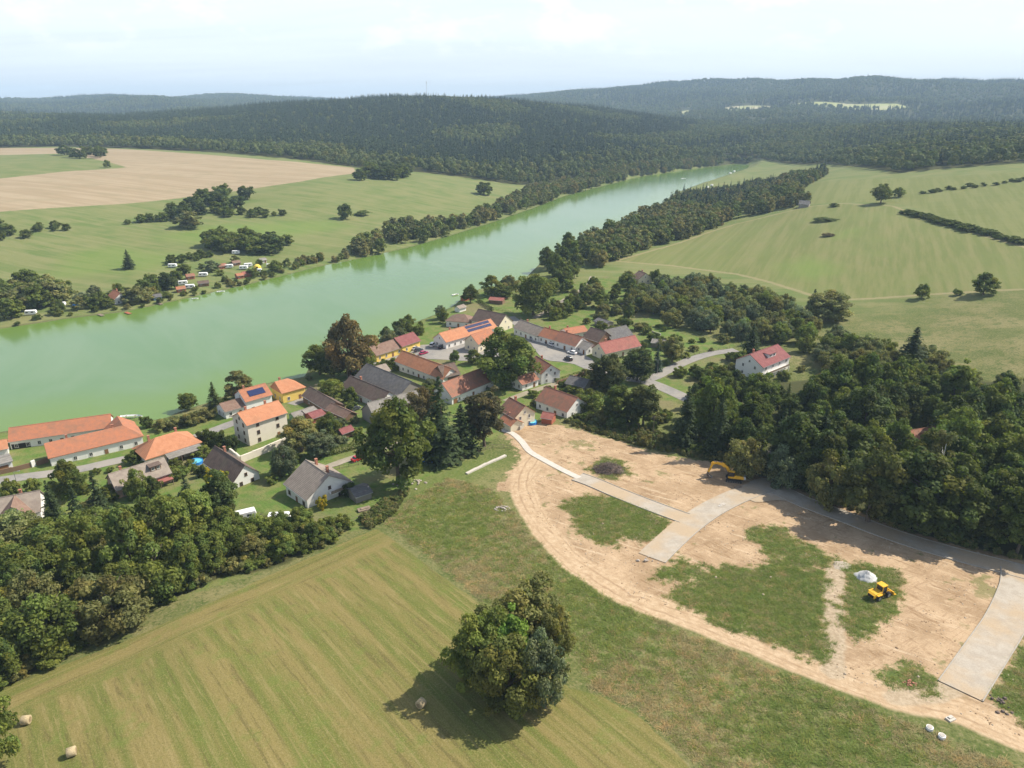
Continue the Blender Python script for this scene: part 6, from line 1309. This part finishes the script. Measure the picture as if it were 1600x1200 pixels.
def build_site_litter():
    i0 = len(FP); r = np.random.default_rng(12)
    for q in range(2):       # earth clods and stones
        mb = MB(); rr_ = random.Random(q); pts = []
        for zz, k in ((-0.3,0.8),(0.15,1.0),(0.55,0.55)):
            for j in range(6): b = 6.283*j/6; pts.append((math.cos(b)*k*rr_.uniform(.7,1.2), math.sin(b)*k*rr_.uniform(.7,1.2), zz*rr_.uniform(.8,1.2)))
        mb.add(pts, [tuple(range(12,18))]+[(i*6+j, i*6+(j+1)%6, (i+1)*6+(j+1)%6, (i+1)*6+j) for i in range(2) for j in range(6)])
        FP.append(bpy.data.objects.new('clod', mb.mesh('clod', mat('earth_clod_%d' % q, (0.30,0.205,0.12) if q == 0 else (0.46,0.37,0.27), 0.95, var=0.2))))
    A = np.array(Z_DIRT); n = 26000; x = r.uniform(A[:,0].min(), min(A[:,0].max(), 160), n); y = r.uniform(A[:,1].min(), A[:,1].max(), n); cl = np.sin(x*0.35+np.sin(y*0.21)*2)*np.sin(y*0.3+np.sin(x*0.17)*2)+r.normal(size=n)*0.45
    road = np.min([pdist(p, x, y)-(w/2+0.4) for p, w in ROADS], 0)
    k = (sdf(Z_DIRT, x, y) > 0.5) & (road > 0) & (cl > 0.45); x, y = x[k], y[k]
    forest_obj('earth_clods', np.stack([x, y, ground(x, y)], -1), r.uniform(0.04,0.17,len(x))*np.where(r.random(len(x)) < 0.04, 1.8, 1), r.integers(0,2,len(x))+i0, 'clods of earth and small stones strewn over the bare site')['category'] = 'soil'
    X, Y = [], []
    for z in Z_GRASS:
        A = np.array(z); ar = (A[:,0].max()-A[:,0].min())*(A[:,1].max()-A[:,1].min()); n = int(ar*5.5); x = r.uniform(A[:,0].min()-1.5, A[:,0].max()+1.5, n); y = r.uniform(A[:,1].min()-1.5, A[:,1].max()+1.5, n)
        e = np.sin(x*0.8+np.sin(y*0.6)*2)*np.sin(y*0.9+np.sin(x*0.5)*2); k = (sdf(z, x, y)+e*1.4 > r.uniform(-1.5,1.2,n)) & (np.min([pdist(p, x, y)-(w/2+0.3) for p, w in ROADS], 0) > 0); X.append(x[k]); Y.append(y[k])
    x = np.concatenate(X); y = np.concatenate(Y); ok = x < 170; x, y = x[ok], y[ok]
    forest_obj('site_weeds', np.stack([x, y, ground(x, y)-0.02], -1), r.uniform(0.35,0.9,len(x)), np.where(r.random(len(x)) < 0.6, i0-1, np.where(r.random(len(x)) < 0.6, i0-3, i0-2)), 'patchy green weeds spreading over the bare site')['category'] = 'weeds'
build_site_litter()
# ------------------------------------------------------------------ haze
def build_haze():
    mb = MB(); mb.box((0, 3400, 146), (19000, 13200, 326)); m = bpy.data.materials.new('hazy_air'); m.use_nodes = True; nt = m.node_tree; nt.nodes.clear()
    out = N(nt, 'ShaderNodeOutputMaterial'); v = N(nt, 'ShaderNodeVolumePrincipled'); v.inputs['Density'].default_value = 0.000125; v.inputs['Color'].default_value = (0.56,0.78,1.0,1); v.inputs['Anisotropy'].default_value = 0.0
    nt.links.new(v.outputs[0], out.inputs['Volume']); o = mb.build('haze', m); tag(o, 'thin bluish summer haze filling the valley air', 'haze', kind='stuff')
build_haze()
